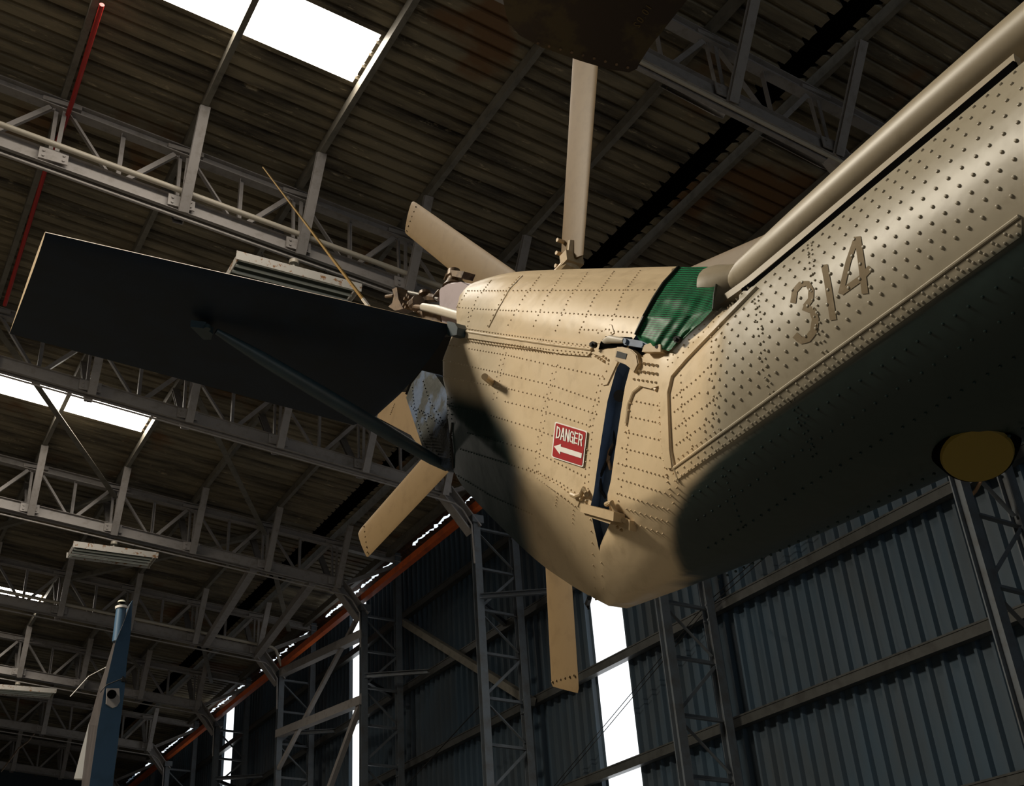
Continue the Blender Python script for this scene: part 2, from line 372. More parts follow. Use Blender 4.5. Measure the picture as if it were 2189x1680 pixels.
def make_col():
    root = empty('lattice_column', (0, 0, 0))
    bm = B(); beam(bm, (9.0, 0, GZ), (9.0, 0, 8.0), .13, .12, 'I', (0, 1, 0)); link('inner_chord', bm, 'steel3', root)
    bm = B(); beam(bm, (9.76, 0, GZ), (9.76, 0, 9.25), .13, .12, 'I', (0, 1, 0)); link('outer_chord', bm, 'steel3', root)
    z = 7.82; k = 0
    while z > 0:
        bm = B(); beam(bm, (9.05, 0, z), (9.72, 0, z-.03), .06, .06, 'L'); link('lacing_bar', bm, 'steel3', root)
        a, b = (9.06, 9.71) if k % 2 == 0 else (9.71, 9.06)
        bm = B(); beam(bm, (a, 0, z-.08), (b, 0, z-.66), .05, .045, 'L'); link('lacing_bar', bm, 'steel3', root)
        z -= .73; k += 1
    for s in (-1, 1):
        bm = B(); beam(bm, (9.0, s*.06, 6.56), (10.1, s*.95, 6.50), .07, .085, 'C', (0, 0, 1)); link('girt_stay', bm, 'steel3', root)
    bm = B(); box(bm, (8.9, -.1, 7.88), (9.12, .1, 8.02))
    for zz in (7.7, 4.9, 4.7):
        for dy in (-.04, .04): disc(bm, (9.70, dy, zz), (1, 0, 0), .016, .03, 6)
    link('cap_plate', bm, 'steel3', root)
    return root
proto = make_col()
CL = ['lattice wall column at the far right edge below the yellow disc', 'lattice wall column right of the wide white window strip',
      'lattice wall column under the upper end of the orange beam', 'lattice wall column standing in front of the narrow white window strip',
      'lattice wall column between the two narrow white window strips', 'lattice wall column at the left edge of the smallest white window strip',
      'lattice wall column at the lower left end of the orange beam', 'faint lattice wall column furthest away, below the orange beam']
cols_ = []
for i, y in enumerate(FY):
    o = proto if i == 0 else copy_tree(proto)
    o.location = (0, y, 0); tag(o, 'grey steel '+CL[i], 'column', 'lattice columns along the wall')

# orange beam
bm = B(); beam(bm, (8.99, 9.0, 8.165), (8.99, Y1, 8.165), .12, .13, 'C')
tag(link('orange_beam', bm, 'orange'), 'long orange painted steel beam running along the tops of the wall columns', 'beam')
# girts
GL = ['lowest girt at the bottom right edge', 'girt crossing the wide white window strip near the bottom of the picture', 'girt crossing the wide white window strip about halfway',
      'girt behind the drooping brown rotor blade', 'girt above the grey stays of the columns', 'topmost girt close under the orange beam']
for k, z in enumerate((1.94, 3.42, 4.95, 6.47, 8.0)):
    bm = B(); beam(bm, (10.05, Y0, z), (10.05, Y1, z), .12, .12, 'C')
    beam(bm, (9.99, Y0, z+.065), (9.99, Y1, z+.065), .02, .02)
    tag(link('wall_girt', bm, 'girt'), 'dark steel '+GL[k], 'beam', 'girts on the corrugated wall')

# bracing in the wall and the roof
def thing_beam(name, p, q, w, h, kind, m, label, cat, group=None, up=(0, 0, 1)):
    bm = B(); beam(bm, p, q, w, h, kind, up); o = link(name, bm, m); tag(o, label, cat, group); return o
thing_beam('wall_brace', (9.9, 20.5, 7.8), (9.9, 15.75, 4.9), .13, .13, 'box', 'steel2', 'thick dark diagonal brace between two lattice columns, casting a shadow on the wall', 'brace')
thing_beam('wall_brace', (9.0, 25.16, 7.97), (9.0, 20.45, 7.42), .17, .17, 'box', 'steel', 'upper of the two grey struts reaching the column in front of the narrow window', 'brace', 'wall braces')
thing_beam('wall_brace', (9.0, 25.18, 6.58), (9.0, 20.45, 6.1), .17, .17, 'box', 'steel', 'lower of the two grey struts reaching the column in front of the narrow window', 'brace', 'wall braces')
thing_beam('wall_brace', (9.0, 20.45, 6.2), (9.0, 23.4, 3.7), .10, .10, 'box', 'steel', 'pale diagonal strut crossing the narrow white window near the bottom edge', 'brace', 'wall braces')
thing_beam('wall_brace', (9.0, 20.45, 8.0), (9.0, 25.1, 5.8), .08, .08, 'box', 'steel', 'thin diagonal strut falling from the orange beam left of the narrow window', 'brace', 'wall braces')
thing_beam('wall_brace', (9.9, 11.0, 7.5), (9.9, 6.3, 7.4), .1, .1, 'box', 'steel2', 'dark level strut between the two nearest columns, behind the tail boom', 'brace', 'wall braces')
def rp(x, y, z0=10.0): return (x, y, rz(x, z0))
RB = [((PX[5], FY[2]), (PX[7], FY[3]), 'roof brace crossing the second roof light at the left edge'), ((PX[7], FY[2]), (PX[9], FY[3]), 'roof brace falling from under the stabilizer towards a truss node'),
      ((PX[7], FY[3]), (PX[5], FY[4]), 'roof brace falling left above the rusty lamp'), ((PX[9], FY[3]), (PX[7], FY[4]), 'roof brace right of the rusty lamp'),
      ((PX[7], FY[4]), (PX[9], FY[5]), 'roof brace behind the blue tail fin tip'), ((PX[9], FY[4]), (PX[10]+.4, FY[5]), 'dim roof brace near the far end of the orange beam'),
      ((PX[9], FY[3]), (PX[10]+.8, FY[4]), 'roof brace left of the orange beam, behind the lower left rotor blade')]
for (a, b, l) in RB:
    thing_beam('roof_brace', rp(*a, 9.98), rp(*b, 9.98), .10, .10, 'L', 'steel2', 'dark '+l, 'brace', 'diagonal roof braces')
for a, b, l in (((700, 1100), (600, 1290), 'nearer'), ((632, 1215), (545, 1390), 'further')):
    pass
for xa, l in ((6.68, 'left'), (7.9, 'right')):
    thing_beam('knee_strut', (xa, FY[3], rz(xa, 9.2)), (xa+.5, FY[4], rz(xa+.5, 9.2)), .15, .15, 'box', 'steel', '%s of the two thick grey struts joining the trusses below the brown rotor blade' % l, 'strut', 'struts between bottom chords')

# pipes and conduits
for i, l in ((1, 'pale round pipe running along the truss above the dark stabilizer'), (4, 'pale round pipe along the truss behind the tip of the blue tail fin')):
    bm = B(); y = FY[i]-.14; tube(bm, [(-6, y, rz(-6, 9.41)), (8.7, y, rz(8.7, 9.41)), (8.8, y, rz(8.8, 9.36)), (8.95, y, 8.1)], .036, 10)
    tag(link('ceiling_pipe', bm, 'galv', smooth=True), l, 'pipe', 'pale pipes on the trusses')
NL = ['nearest truss at top right', 'truss above the dark stabilizer', 'truss just under the dark stabilizer', 'truss over the rusty lamp', 'truss by the blue tail fin tip', 'truss above the lamp at the lower left edge', 'truss in the lower left gloom']
for i in range(7):
    bm = B(); y = FY[i]-.13; z0 = 9.02
    tube(bm, [(-6, y, rz(-6, z0)), (8.55, y, rz(8.55, z0)), (8.7, y, rz(8.7, z0)-.08), (8.86, y, 7.8), (8.88, y, 7.1)], .016 if i else .024, 8)
    tag(link('conduit', bm, 'steel' if i else 'galv', smooth=True), 'thin conduit under the '+NL[i], 'conduit', 'conduits under the trusses')
bm = B(); tube(bm, [onY(218, 10, 9.2), onY(155, 215, 10.75)], .028, 8); tube(bm, [onY(98, 360, 12.2), onY(10, 652, 14.6)], .028, 8)
tube(bm, [onY(155, 215, 10.75), onY(140, 260, 11.1), onY(98, 360, 12.2)], .028, 8)
tag(link('red_pipe', bm, 'red', smooth=True), 'thin red pipe running down the left edge beside a purlin', 'pipe')

# hanging lamps
def lamp(x0, x1, y0, y1, z, ztop, label):
    root = empty('ceiling_lamp', ((x0+x1)/2, (y0+y1)/2, z))
    tag(root, label, 'lamp', 'hanging tube lamps')
    bm = B(); t = .05; sk = .05
    for yy, e in ((y0, -sk), (y1, sk)): beam(bm, (x0-.03, yy, z+.0), (x1+.03, yy, z+.0), .012, .11, 'box', (0, e*3, 1))
    for xx in (x0, x1): beam(bm, (xx, y0, z), (xx, y1, z), .012, .11)
    link('housing', bm, 'lampw', root)
    bm = B(); box(bm, (x0+.03, y0+.03, z+.03), (x1-.03, y1-.03, z+.05)); link('reflector', bm, 'lampback', root)
    n = 4
    for k in range(n):
        yy = y0+(y1-y0)*(k+.5)/n
        bm = B(); tube(bm, [(x0+.02, yy, z-.01), (x1-.02, yy, z-.01)], .019, 8); link('tube_light', bm, 'tube', root, True)
    bm = B(); xm = (x0+x1)/2; tube(bm, [(xm, (y0+y1)/2, z+.06), (xm, (y0+y1)/2, ztop)], .02, 8); disc(bm, (xm, (y0+y1)/2, ztop-.03), (0, 0, 1), .06, .05)
    link('stem', bm, 'galv', root, True)
    for xx in (x0+.35, x1-.35):
        bm = B(); tube(bm, [(xx, y0+.05, z+.05), (xx, (y0+y1)/2, ztop)], .004, 5); tube(bm, [(xx, (y0+y1)/2, ztop), (xx, y1-.05, z+.05)], .004, 5)
        bmesh.ops.remove_doubles(bm, verts=bm.verts[:], dist=.003); link('hanging_wire', bm, 'dark', root)
p = onY(510, 552, FY[1]-.38); q = onY(768, 608, FY[1]-.38); lamp(p.x, q.x, FY[1]-.38, FY[1]+.12, (p.z+q.z)/2, rz(4, 9.0), 'rusty white hanging lamp with bare tubes just above the dark stabilizer')
p = onY(160, 1165, FY[3]-.41); q = onY(335, 1185, FY[3]-.41); lamp(p.x, q.x, FY[3]-.41, FY[3]+.15, (p.z+q.z)/2, rz(4, 9.0), 'rusty white hanging lamp at left, below the second roof light')
p = onY(-40, 1464, FY[5]-.41); q = onY(118, 1477, FY[5]-.41); lamp(p.x, q.x, FY[5]-.41, FY[5]+.15, (p.z+q.z)/2, rz(4, 9.0), 'white hanging lamp cut by the lower left edge')

# wires on the wall, rope on the right column
bm = B(); tube(bm, [(9.93, 16, 3.2), (9.95, 14.0, 3.95), (9.9, 11.2, 4.95), (9.9, 8.6, 5.5)], .006, 5); tube(bm, [(9.93, 16, 3.25), (9.95, 14.0, 4.02), (9.9, 11.2, 5.02), (9.9, 8.6, 5.57)], .006, 5)
tube(bm, [(9.0, 15.7, 4.85), (9.3, 19.5, 4.2), (9.6, 24.0, 2.5)], .009, 5)
tag(link('wall_cable', bm, 'dark'), 'pair of thin dark cables slung across the wall and columns', 'cable')
bm = B(); tube(bm, [onX(848+1300, 1003, 9.3), onX(2100, 1004, 9.2), onX(2096, 1030, 9.2), onX(2085, 1050, 9.2), onX(2070, 1066, 9.2), onX(2061, 1063, 9.1)], .018, 6)
tube(bm, [onX(2112, 995, 9.2), onX(2117, 1008, 9.2), onX(2121, 1022, 9.2)], .025, 6)
tag(link('rope', bm, 'rope', smooth=True), 'frayed brown rope hanging on the column under the yellow disc', 'rope')

# ================================================================== HELICOPTER TAIL
A0 = 2.10                                   # the machine's plane of symmetry
def pin(poly, x, y):
    c = False; n = len(poly); j = n-1
    for i in range(n):
        xi, yi = poly[i]; xj, yj = poly[j]
        if (yi > y) != (yj > y) and x < (xj-xi)*(y-yi)/(yj-yi)+xi: c = not c
        j = i
    return c
def sdist(poly, x, y):
    best = 1e9; n = len(poly)
    for i in range(n):
        (x1, y1), (x2, y2) = poly[i], poly[(i+1) % n]
        dx, dy = x2-x1, y2-y1; t = max(0, min(1, ((x-x1)*dx+(y-y1)*dy)/(dx*dx+dy*dy+1e-9)))
        d = math.hypot(x-x1-t*dx, y-y1-t*dy); best = min(best, d)
    return best if pin(poly, x, y) else -best
def sm(a, b, v): t = max(0, min(1, (v-a)/(b-a))); return t*t*(3-2*t)
TAN = (0.585, 0.448, 0.278); STONE_DIMMED = (0.30, 0.26, 0.19); GRN = (0.008, 0.020, 0.018)  # stone is a camouflage tone, darkened to mimic light falling off along the boom
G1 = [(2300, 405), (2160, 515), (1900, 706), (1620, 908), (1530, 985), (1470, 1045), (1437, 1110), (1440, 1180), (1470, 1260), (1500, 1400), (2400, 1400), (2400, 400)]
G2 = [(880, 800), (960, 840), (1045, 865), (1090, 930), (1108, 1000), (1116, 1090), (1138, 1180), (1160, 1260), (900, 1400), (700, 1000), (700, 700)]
def lerp3(a, b, t): return tuple(a[i]+(b[i]-a[i])*t for i in range(3))
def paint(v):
    """sprayed camouflage plus painted light falloff along the boom, keyed to fixed places on the starboard skin"""
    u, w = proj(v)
    c = lerp3(TAN, STONE_DIMMED, sm(1500, 1575, u+.12*(w-700)))
    c = lerp3(c, STONE_DIMMED, (1-sm(1020, 1095, u-.1*(w-640)))*.55)
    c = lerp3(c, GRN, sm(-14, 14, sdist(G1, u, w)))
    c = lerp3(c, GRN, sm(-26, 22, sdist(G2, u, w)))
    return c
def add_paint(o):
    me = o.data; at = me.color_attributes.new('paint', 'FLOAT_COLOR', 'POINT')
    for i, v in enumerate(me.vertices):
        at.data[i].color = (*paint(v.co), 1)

# stations: (T, B, bow, half width, crown, lower width, kind)
# T top (Y, Z), B keel (Y, Z)
PY = [  # pylon, from the tip to the fold
 ((3.62, 2.94), (3.66, 2.06), (0, 0), .215, .30, .10),
 ((3.50, 2.91), (3.65, 2.03), (0, 0), .235, .30, .10),
 ((3.20, 2.765), (3.56, 1.90), (0, 0), .25, .30, .09),
 ((2.80, 2.52), (3.22, 1.53), (0, 0), .25, .30, .06),
 ((2.49, 2.32), (3.00, 1.335), (0, 0), .25, .30, .045),
 ((2.25, 2.165), (2.81, 1.195), (0, 0), .25, .32, .035)]
BM = [  # boom, from the fold forward
 ((2.25, 2.165), (2.81, 1.195), (0, 0), .25, .32, .035, 0.0),
 ((2.06, 1.90), (2.60, 1.175), (-.10, 0), .262, .40, .06, .3),
 ((1.90, 1.785), (2.20, 1.14), (-.14, 0), .30, .5, .10, .8),
 ((1.75, 1.785), (1.85, 1.12), (-.03, 0), .325, .5, .1, 1.0),
 ((1.40, 1.785), (1.42, 1.10), (0, 0), .338, .5, .1, 1.0),
 ((1.00, 1.785), (1.00, 1.08), (0, 0), .352, .5, .1, 1.0),
 ((.40, 1.79), (.40, 1.04), (0, 0), .375, .5, .1, 1.0),
 ((-1.2, 1.81), (-1.2, .96), (0, 0), .425, .5, .1, 1.0)]
def catmull(L, s):
    n = len(L)-1; s = max(0, min(n-1e-6, s*n)); i = int(s); t = s-i
    g = lambda k: L[max(0, min(n, k))]
    def cr1(a, b, c, d): return .5*((2*b)+(-a+c)*t+(2*a-5*b+4*c-d)*t*t+(-a+3*b-3*c+d)*t**3)
    def rec(a, b, c, d):
        if isinstance(b, tuple): return tuple(rec(*q) for q in zip(a, b, c, d))
        return cr1(a, b, c, d)
    return rec(g(i-1), g(i), g(i+1), g(i+2))
def width(t, w, tc, wb, circ):
    if t < tc: f = math.sqrt(max(0, 1-(1-t/tc)**2))
    elif t < .79: f = 1-.06*((t-tc)/(.79-tc))**2
    else:
        k = (t-.79)/.21; f = .94+(wb/w-.94)*(k**1.05)
    if t > .995: f *= 1
    g = math.sqrt(max(0, 1-(2*t-1)**2))
    return w*(f*(1-circ)+g*circ)
C1 = [(0, 0, 0), (.013, -.039, -.064), (.039, -.071, -.098), (.112, -.133, -.121), (.195, -.171, -.112), (.271, -.184, -.088), (.35, -.185, -.035), (.42, -.155, 0), (.5, -.136, 0), (.7, -.140, 0), (.75, -.142, 0),
      (.8, -.13, 0), (.85, -.108, 0), (.9, -.084, 0), (.95, -.052, 0), (1, -.018, 0)]
C0 = [(0, 0, 0), (.016, -.10, -.052), (.051, -.165, -.095), (.136, -.235, -.12), (.21, -.262, -.122), (.28, -.275, -.12), (.36, -.28, -.085), (.45, -.24, -.03), (.55, -.15, 0), (.65, -.146, 0), (.75, -.178, 0), (.8, -.165, 0),
      (.85, -.13, 0), (.9, -.092, 0), (1, -.014, 0)]
def tab(T_, t):
    for a, b in zip(T_[:-1], T_[1:]):
        if t <= b[0]:
            f = (t-a[0])/(b[0]-a[0]); return (a[1]+(b[1]-a[1])*f, a[2]+(b[2]-a[2])*f)
    return T_[-1][1:]
def surf(L, s, t, side=-1):
    st = catmull(L, s); T, Bk, bow, w, tc, wb = st[:6]; circ = max(0, min(1, st[6])) if len(st) > 6 else 0
    bw = 4*t*(1-t); y = T[0]+(Bk[0]-T[0])*t+bw*bow[0]; z = T[1]+(Bk[1]-T[1])*t+bw*bow[1]
    if L is PY:
        o1 = tab(C1, t); o0 = tab(C0, t); y += o1[0]*s+o0[0]*(1-s); z += o1[1]*s+o0[1]*(1-s)
    if L is BM and s < .3:
        o1 = tab(C1, t); k = (1-s/.3)**1.4; y += o1[0]*k; z += o1[1]*k
    if L is BM and s < .16: y -= .092*sm(.20, .27, t)*(1-sm(.83, .885, t))*(1-s/.16)
    return Vector((A0+side*width(t, w, tc, wb, circ), y, z))
def tpar(n):
    return [ (0.5-0.5*math.cos(math.pi*k/n))*.5 + .5*k/n for k in range(n+1)]
def skin_bm(L, ns, nt, closed_keel=True):
    bm = B(); ts = tpar(nt); G = []
    for i in range(ns+1):
        s = i/ns; row = [bm.verts.new(surf(L, s, t, -1)) for t in ts]
        row += [bm.verts.new(surf(L, s, t, 1)) for t in reversed(ts[1:])]
        G.append(row)
    m = len(G[0])
    for i in range(ns):
        for k in range(m):
            a, b, c, d = G[i][k], G[i][(k+1) % m], G[i+1][(k+1) % m], G[i+1][k]
            try: bm.faces.new((a, b, c, d))
            except ValueError: pass
    return bm, G
heli = empty('helicopter', (A0, 1.0, GZ))
tag(heli, 'sand and dark green camouflaged helicopter tail with the number 314, folding tail pylon and rotor', 'helicopter')
def H(name, bm, m, parent=None, smooth=False, label=None):
    o = link(name, bm, m, heli if parent is None else None, smooth)
    if parent is not None:
        o.parent = parent; o.matrix_parent_inverse = Matrix.Translation(-Vector(heli.location)) if False else parent_inv(parent)
    if label: o['label'] = label
    return o
def parent_inv(p):
    # world matrix of a chain of unrotated parents whose meshes are built in world coordinates
    return Matrix.Identity(4)

pbm, PG = skin_bm(PY, 110, 90)
for cap in (PG[-1],):
    pass
bbm, BG = skin_bm(BM, 150, 90)
pbm.normal_update(); bbm.normal_update()
bvh = {}
bvh['p'] = BVHTree.FromBMesh(pbm); bvh['b'] = BVHTree.FromBMesh(bbm)
def hit(x, y, which='pb'):
    d = ray(x, y).normalized(); best = None
    for k in which:
        r = bvh[k].ray_cast(Vector((0, 0, 0)), d)
        if r[0] is not None and (best is None or r[3] < best[2]):
            n = r[1] if r[1].dot(d) < 0 else -r[1]; best = (r[0], n, r[3])
    return best
def rivet(bm, p, n, r=.0042, h=.0026):
    r *= .92; h *= 1.4
    n = n.normalized(); a = n.cross(Vector((0, 0, 1))).normalized(); b = n.cross(a)
    r1 = [bm.verts.new(p-n*.001+(a*math.cos(k*math.pi/3.5)+b*math.sin(k*math.pi/3.5))*r) for k in range(7)]
    r2 = [bm.verts.new(p+n*h*.75+(a*math.cos(k*math.pi/3.5)+b*math.sin(k*math.pi/3.5))*r*.72) for k in range(7)]
    top = bm.verts.new(p+n*h)
    for k in range(7):
        bm.faces.new((r1[k], r1[(k+1) % 7], r2[(k+1) % 7], r2[k])); bm.faces.new((r2[k], r2[(k+1) % 7], top))
def rivet_line(bm, pts, sp, which, r=.0042, h=.0026):
    """a row of rivets driven along a line over the skin, at an even real spacing"""
    dense = []
    for (x1, y1), (x2, y2) in zip(pts[:-1], pts[1:]):
        n = max(2, int(math.hypot(x2-x1, y2-y1)/3))
        for k in range(n): dense.append((x1+(x2-x1)*k/n, y1+(y2-y1)*k/n))
    dense.append(pts[-1]); last = None; acc = sp
    for q in dense:
        hh = hit(*q, which)
        if not hh: last = None; continue
        if last is not None: acc += (hh[0]-last).length
        last = hh[0]
        if acc >= sp:
            rivet(bm, hh[0], hh[1], r, h); acc = 0
def seam(bm, pts, which, r=.0025, lift=.001, seg=6):
    P = []
    for (x1, y1), (x2, y2) in zip(pts[:-1], pts[1:]):
        n = max(2, int(math.hypot(x2-x1, y2-y1)/14))
        for k in range(n):
            hh = hit(x1+(x2-x1)*k/n, y1+(y2-y1)*k/n, which)
            if hh: P.append(hh[0]+hh[1]*lift)
    hh = hit(*pts[-1], which)
    if hh: P.append(hh[0]+hh[1]*lift)
    if len(P) > 1: tube(bm, P, r, seg)
def patch(bm, poly, which, lift=.004, step=9, thick=.0, mi=0):
    """a doubler plate following the skin inside a polygon"""
    x0 = min(p[0] for p in poly); x1 = max(p[0] for p in poly); y0 = min(p[1] for p in poly); y1 = max(p[1] for p in poly)
    ring = []; n = len(poly)
    from mathutils.geometry import tessellate_polygon
    pts = []
    for i in range(n):
        (a, b), (c, d) = poly[i], poly[(i+1) % n]
        m = max(1, int(math.hypot(c-a, d-b)/step))
        for k in range(m): pts.append((a+(c-a)*k/m, b+(d-b)*k/m))
    inner = []
    y = y0+step/2
    while y < y1:
        x = x0+step/2
        while x < x1:
            if sdist(poly, x, y) > step*.45: inner.append((x, y))
            x += step
        y += step
    from mathutils.geometry import delaunay_2d_cdt
    al = [Vector(p) for p in pts+inner]; ne = len(pts)
    vs2, es, fs, *_ = delaunay_2d_cdt(al, [(i, (i+1) % ne) for i in range(ne)], [], 1, 1e-5)
    vv = []
    for v in vs2:
        hh = hit(v.x, v.y, which); vv.append(bm.verts.new(hh[0]+hh[1]*lift) if hh else None)
    cnt = {}
    for f in fs:
        c = sum((vs2[i] for i in f), Vector((0, 0)))/len(f)
        if any(vv[i] is None for i in f) or not pin(poly, c.x, c.y): continue
        fc = bm.faces.new([vv[i] for i in f]); fc.material_index = mi
        for a, b in zip(f, f[1:]+f[:1]): cnt[(min(a, b), max(a, b))] = cnt.get((min(a, b), max(a, b)), 0)+1
    low = {}
    for (a, b), c in cnt.items():
        if c == 1:
            for i in (a, b):
                if i not in low:
                    hh = hit(vs2[i].x, vs2[i].y, which); low[i] = bm.verts.new(hh[0]-hh[1]*.001)
            fc = bm.faces.new((vv[a], vv[b], low[b], low[a])); fc.material_index = mi

# ---- pylon skin with its rivets and doublers
P_ROWS = [
 [(1003, 622), (1200, 621), (1432, 620)], [(980, 657), (1030, 661), (1200, 669), (1320, 676), (1372, 680)],
 [(1240, 704), (1300, 707), (1362, 712)],
 [(960, 738), (985, 742)], [(1003, 745), (1090, 760), (1180, 781), (1288, 804)], [(945, 770), (1070, 797), (1180, 823), (1280, 858)],
 [(925, 800), (1000, 815), (1085, 830), (1180, 853), (1275, 885)], [(1080, 858), (1130, 870), (1167, 880), (1268, 912)],
 [(960, 868), (1050, 888), (1140, 915), (1180, 931), (1262, 964)], [(1000, 925), (1145, 965), (1256, 1022)], [(985, 960), (1140, 1008), (1200, 1040), (1240, 1072)],
 [(1130, 1000), (1195, 1030), (1244, 1062)], [(960, 1005), (1050, 1060), (1140, 1100)]]
P_COLS = [[(1156, 588), (1120, 635), (1083, 700)], [(1203, 586), (1165, 640), (1137, 705)], [(1255, 584), (1215, 640), (1185, 712)],
 [(1312, 581), (1268, 640), (1236, 716)], [(1368, 579), (1330, 630), (1300, 706)], [(1050, 600), (1018, 640), (1002, 690)],
 [(1000, 622), (977, 657)], [(1002, 668), (1000, 700)]]
P_DBL = [[(1192, 780), (1172, 860), (1158, 930), (1150, 1010)], [(1085, 742), (1072, 790), (1062, 850)], [(1290, 806), (1268, 900), (1260, 990), (1256, 1062)], [(965, 850), (968, 1000)]]
rb = pbm
for r_ in P_ROWS: rivet_line(rb, r_, .0215, 'p', .0036, .0030)
for r_ in P_COLS: rivet_line(rb, r_, .018, 'p', .0036, .0030)
for r_ in P_DBL:
    rivet_line(rb, r_, .020, 'p', .0032, .0024)
    rivet_line(rb, [(x-8, y+3) for x, y in r_], .020, 'p', .0032, .0024)
# sweep seam of the cowl and the double strip beneath it
seam(rb, [(1117, 590), (1090, 618), (1066, 660), (1045, 700)], 'p', .0026)
rivet_line(rb, [(1110, 592), (1084, 620), (1060, 662), (1040, 702)], .02, 'p', .0034, .003)
strip = [(990, 703), (1060, 712), (1180, 724), (1270, 733), (1266, 754), (1258, 762), (1200, 757), (1100, 738), (996, 722)]
patch(rb, strip, 'p', .006, 12)
seam(rb, [(992, 708), (1060, 719), (1180, 737), (1268, 748)], 'p', .0045, .007)
for k, (dy, r) in enumerate(((-9, .004), (-3.5, .0036), (11, .004), (17, .0036))):
    rivet_line(rb, [(1000+4*(k % 2), 713+dy), (1062, 722+dy), (1180, 738+dy*.95), (1264, 747+dy*.8)], .0195, 'p', r*.9, .0075)
patch(rb, [(1270, 733), (1280, 700), (1308, 694), (1314, 712), (1300, 722), (1284, 735)], 'p', .003, 8)
rivet_line(rb, [(1280, 712), (1302, 702), (1308, 712)], .016, 'p', .0036, .005)
patch(rb, [(1262, 754), (1330, 742), (1322, 775), (1300, 822), (1290, 824), (1296, 790), (1298, 765), (1286, 762)], 'p', .004, 8)
rivet_line(rb, [(1276, 762), (1292, 772)], .012, 'p', .0055, .008); rivet_line(rb, [(1292, 762), (1306, 772)], .012, 'p', .0055, .008)
rivet_line(rb, [(1303, 778), (1297, 800), (1291, 820)], .02, 'p', .0042, .006)
# stringer along the lower kink
patch(rb, [(1148, 1012), (1195, 1038), (1240, 1072), (1236, 1082), (1190, 1050), (1145, 1022)], 'p', .003, 8)
rivet_line(rb, [(1150, 1022), (1190, 1052), (1235, 1086)], .016, 'p', .0034, .004)
rivet_line(rb, [(1192, 1052), (1188, 1080)], .014, 'p', .003, .003); rivet_line(rb, [(1226, 1090), (1224, 1120)], .014, 'p', .003, .003)
# keel seam
rivet_line(rb, [(1262, 1110), (1266, 1160), (1270, 1230), (1275, 1290)], .045, 'p', .004, .003)
rivet_line(rb, [(1280, 1110), (1284, 1160), (1287, 1230), (1292, 1285)], .05, 'p', .004, .003)
# close the skin at the fold with a bulkhead lip
vs_ = [v for v in PG[-1]]
bl = [bm_ for bm_ in vs_]
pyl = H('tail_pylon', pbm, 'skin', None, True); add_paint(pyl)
bm = B(); ring = [surf(PY, .985, t, -1) for t in tpar(30)]+[surf(PY, .985, t, 1) for t in reversed(tpar(30)[1:])]
c = sum(ring, Vector())/len(ring); rv = [bm.verts.new(c+(p-c)*.995) for p in ring]; cv = bm.verts.new(c)
for k in range(len(rv)-1): bm.faces.new((rv[k], rv[k+1], cv))
H('fold_bulkhead', bm, 'inner')
bm = B(); ring = [surf(BM, .012, t, -1) for t in tpar(30)]+[surf(BM, .012, t, 1) for t in reversed(tpar(30)[1:])]
c = sum(ring, Vector())/len(ring); rv = [bm.verts.new(c+(p-c)*.995) for p in ring]; cv = bm.verts.new(c)
for k in range(len(rv)-1): bm.faces.new((rv[k], rv[k+1], cv))
H('fold_bulkhead', bm, 'inner')
# dark recess and slate blue frame seen inside the fold
bm = B(); 
L_in = [(tuple(a), tuple(b)) for a, b in ()]
def blend(s, t, inset):
    a = surf(PY, 1.0, t); b = surf(BM, 0.0, t); p = a.lerp(b, s); p.x += inset; return p
gs = [[bm.verts.new(blend(s, t, .035)) for t in [k/40 for k in range(4, 37)]] for s in (-.1, .66)]
for k in range(len(gs[0])-1): bm.faces.new((gs[0][k], gs[0][k+1], gs[1][k+1], gs[1][k]))
H('hinge_spar', bm, 'inner', None, False, 'slate blue spar seen through the fold')
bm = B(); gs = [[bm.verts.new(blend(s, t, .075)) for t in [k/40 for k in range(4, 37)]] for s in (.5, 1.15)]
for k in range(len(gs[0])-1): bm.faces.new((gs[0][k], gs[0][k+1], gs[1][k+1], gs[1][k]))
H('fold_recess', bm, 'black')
bm = B()
def gp(x, y, X): return onX(x, y, X)
tube(bm, [gp(1318, 940, 1.90), gp(1303, 965, 1.885), gp(1300, 985, 1.885), gp(1306, 1003, 1.89)], .006, 6)
H('fold_cable', bm, 'rope', None, True)
bm = B(); tube(bm, [gp(1316, 900, 1.90), gp(1312, 950, 1.885), gp(1283, 1020, 1.885), gp(1286, 1050, 1.89), gp(1296, 1065, 1.9)], .005, 6)
disc(bm, gp(1325, 846, 1.872), (-1, -.6, -.5), .018, .012, 16); H('fold_cable', bm, 'dark', None, True)

# ---- boom skin
rb = bbm
ts_rows = []
def prow(bm, t, s0, s1, sp, r=.0042, h=.003):
    last = None; acc = sp; n = 400
    for i in range(n+1):
        s = s0+(s1-s0)*i/n; p = surf(BM, s, t)
        if last is not None: acc += (p-last).length
        last = p
        if acc >= sp:
            n_ = (surf(BM, s, min(1, t+.01))-surf(BM, s, t-.01)).cross(surf(BM, s+.003, t)-surf(BM, s-.003, t))
            if n_.x > 0: n_ = -n_
            rivet(bm, p, n_, r, h); acc = 0
def s_of(px, py):
    """station parameter on the boom under a given skin point"""
    hh = hit(px, py, 'b')
    if not hh: return None
    best = (1e9, 0, 0)
    for i in range(0, 141):
        for k in range(0, 101, 1):
            d = (surf(BM, i/140, k/100)-hh[0]).length
            if d < best[0]: best = (d, i/140, k/100)
    return best[1:]
a1 = s_of(1440, 1003); a2 = s_of(2150, 476)
def tline(s): return a1[1]+(a2[1]-a1[1])*(s-a1[0])/(a2[0]-a1[0])
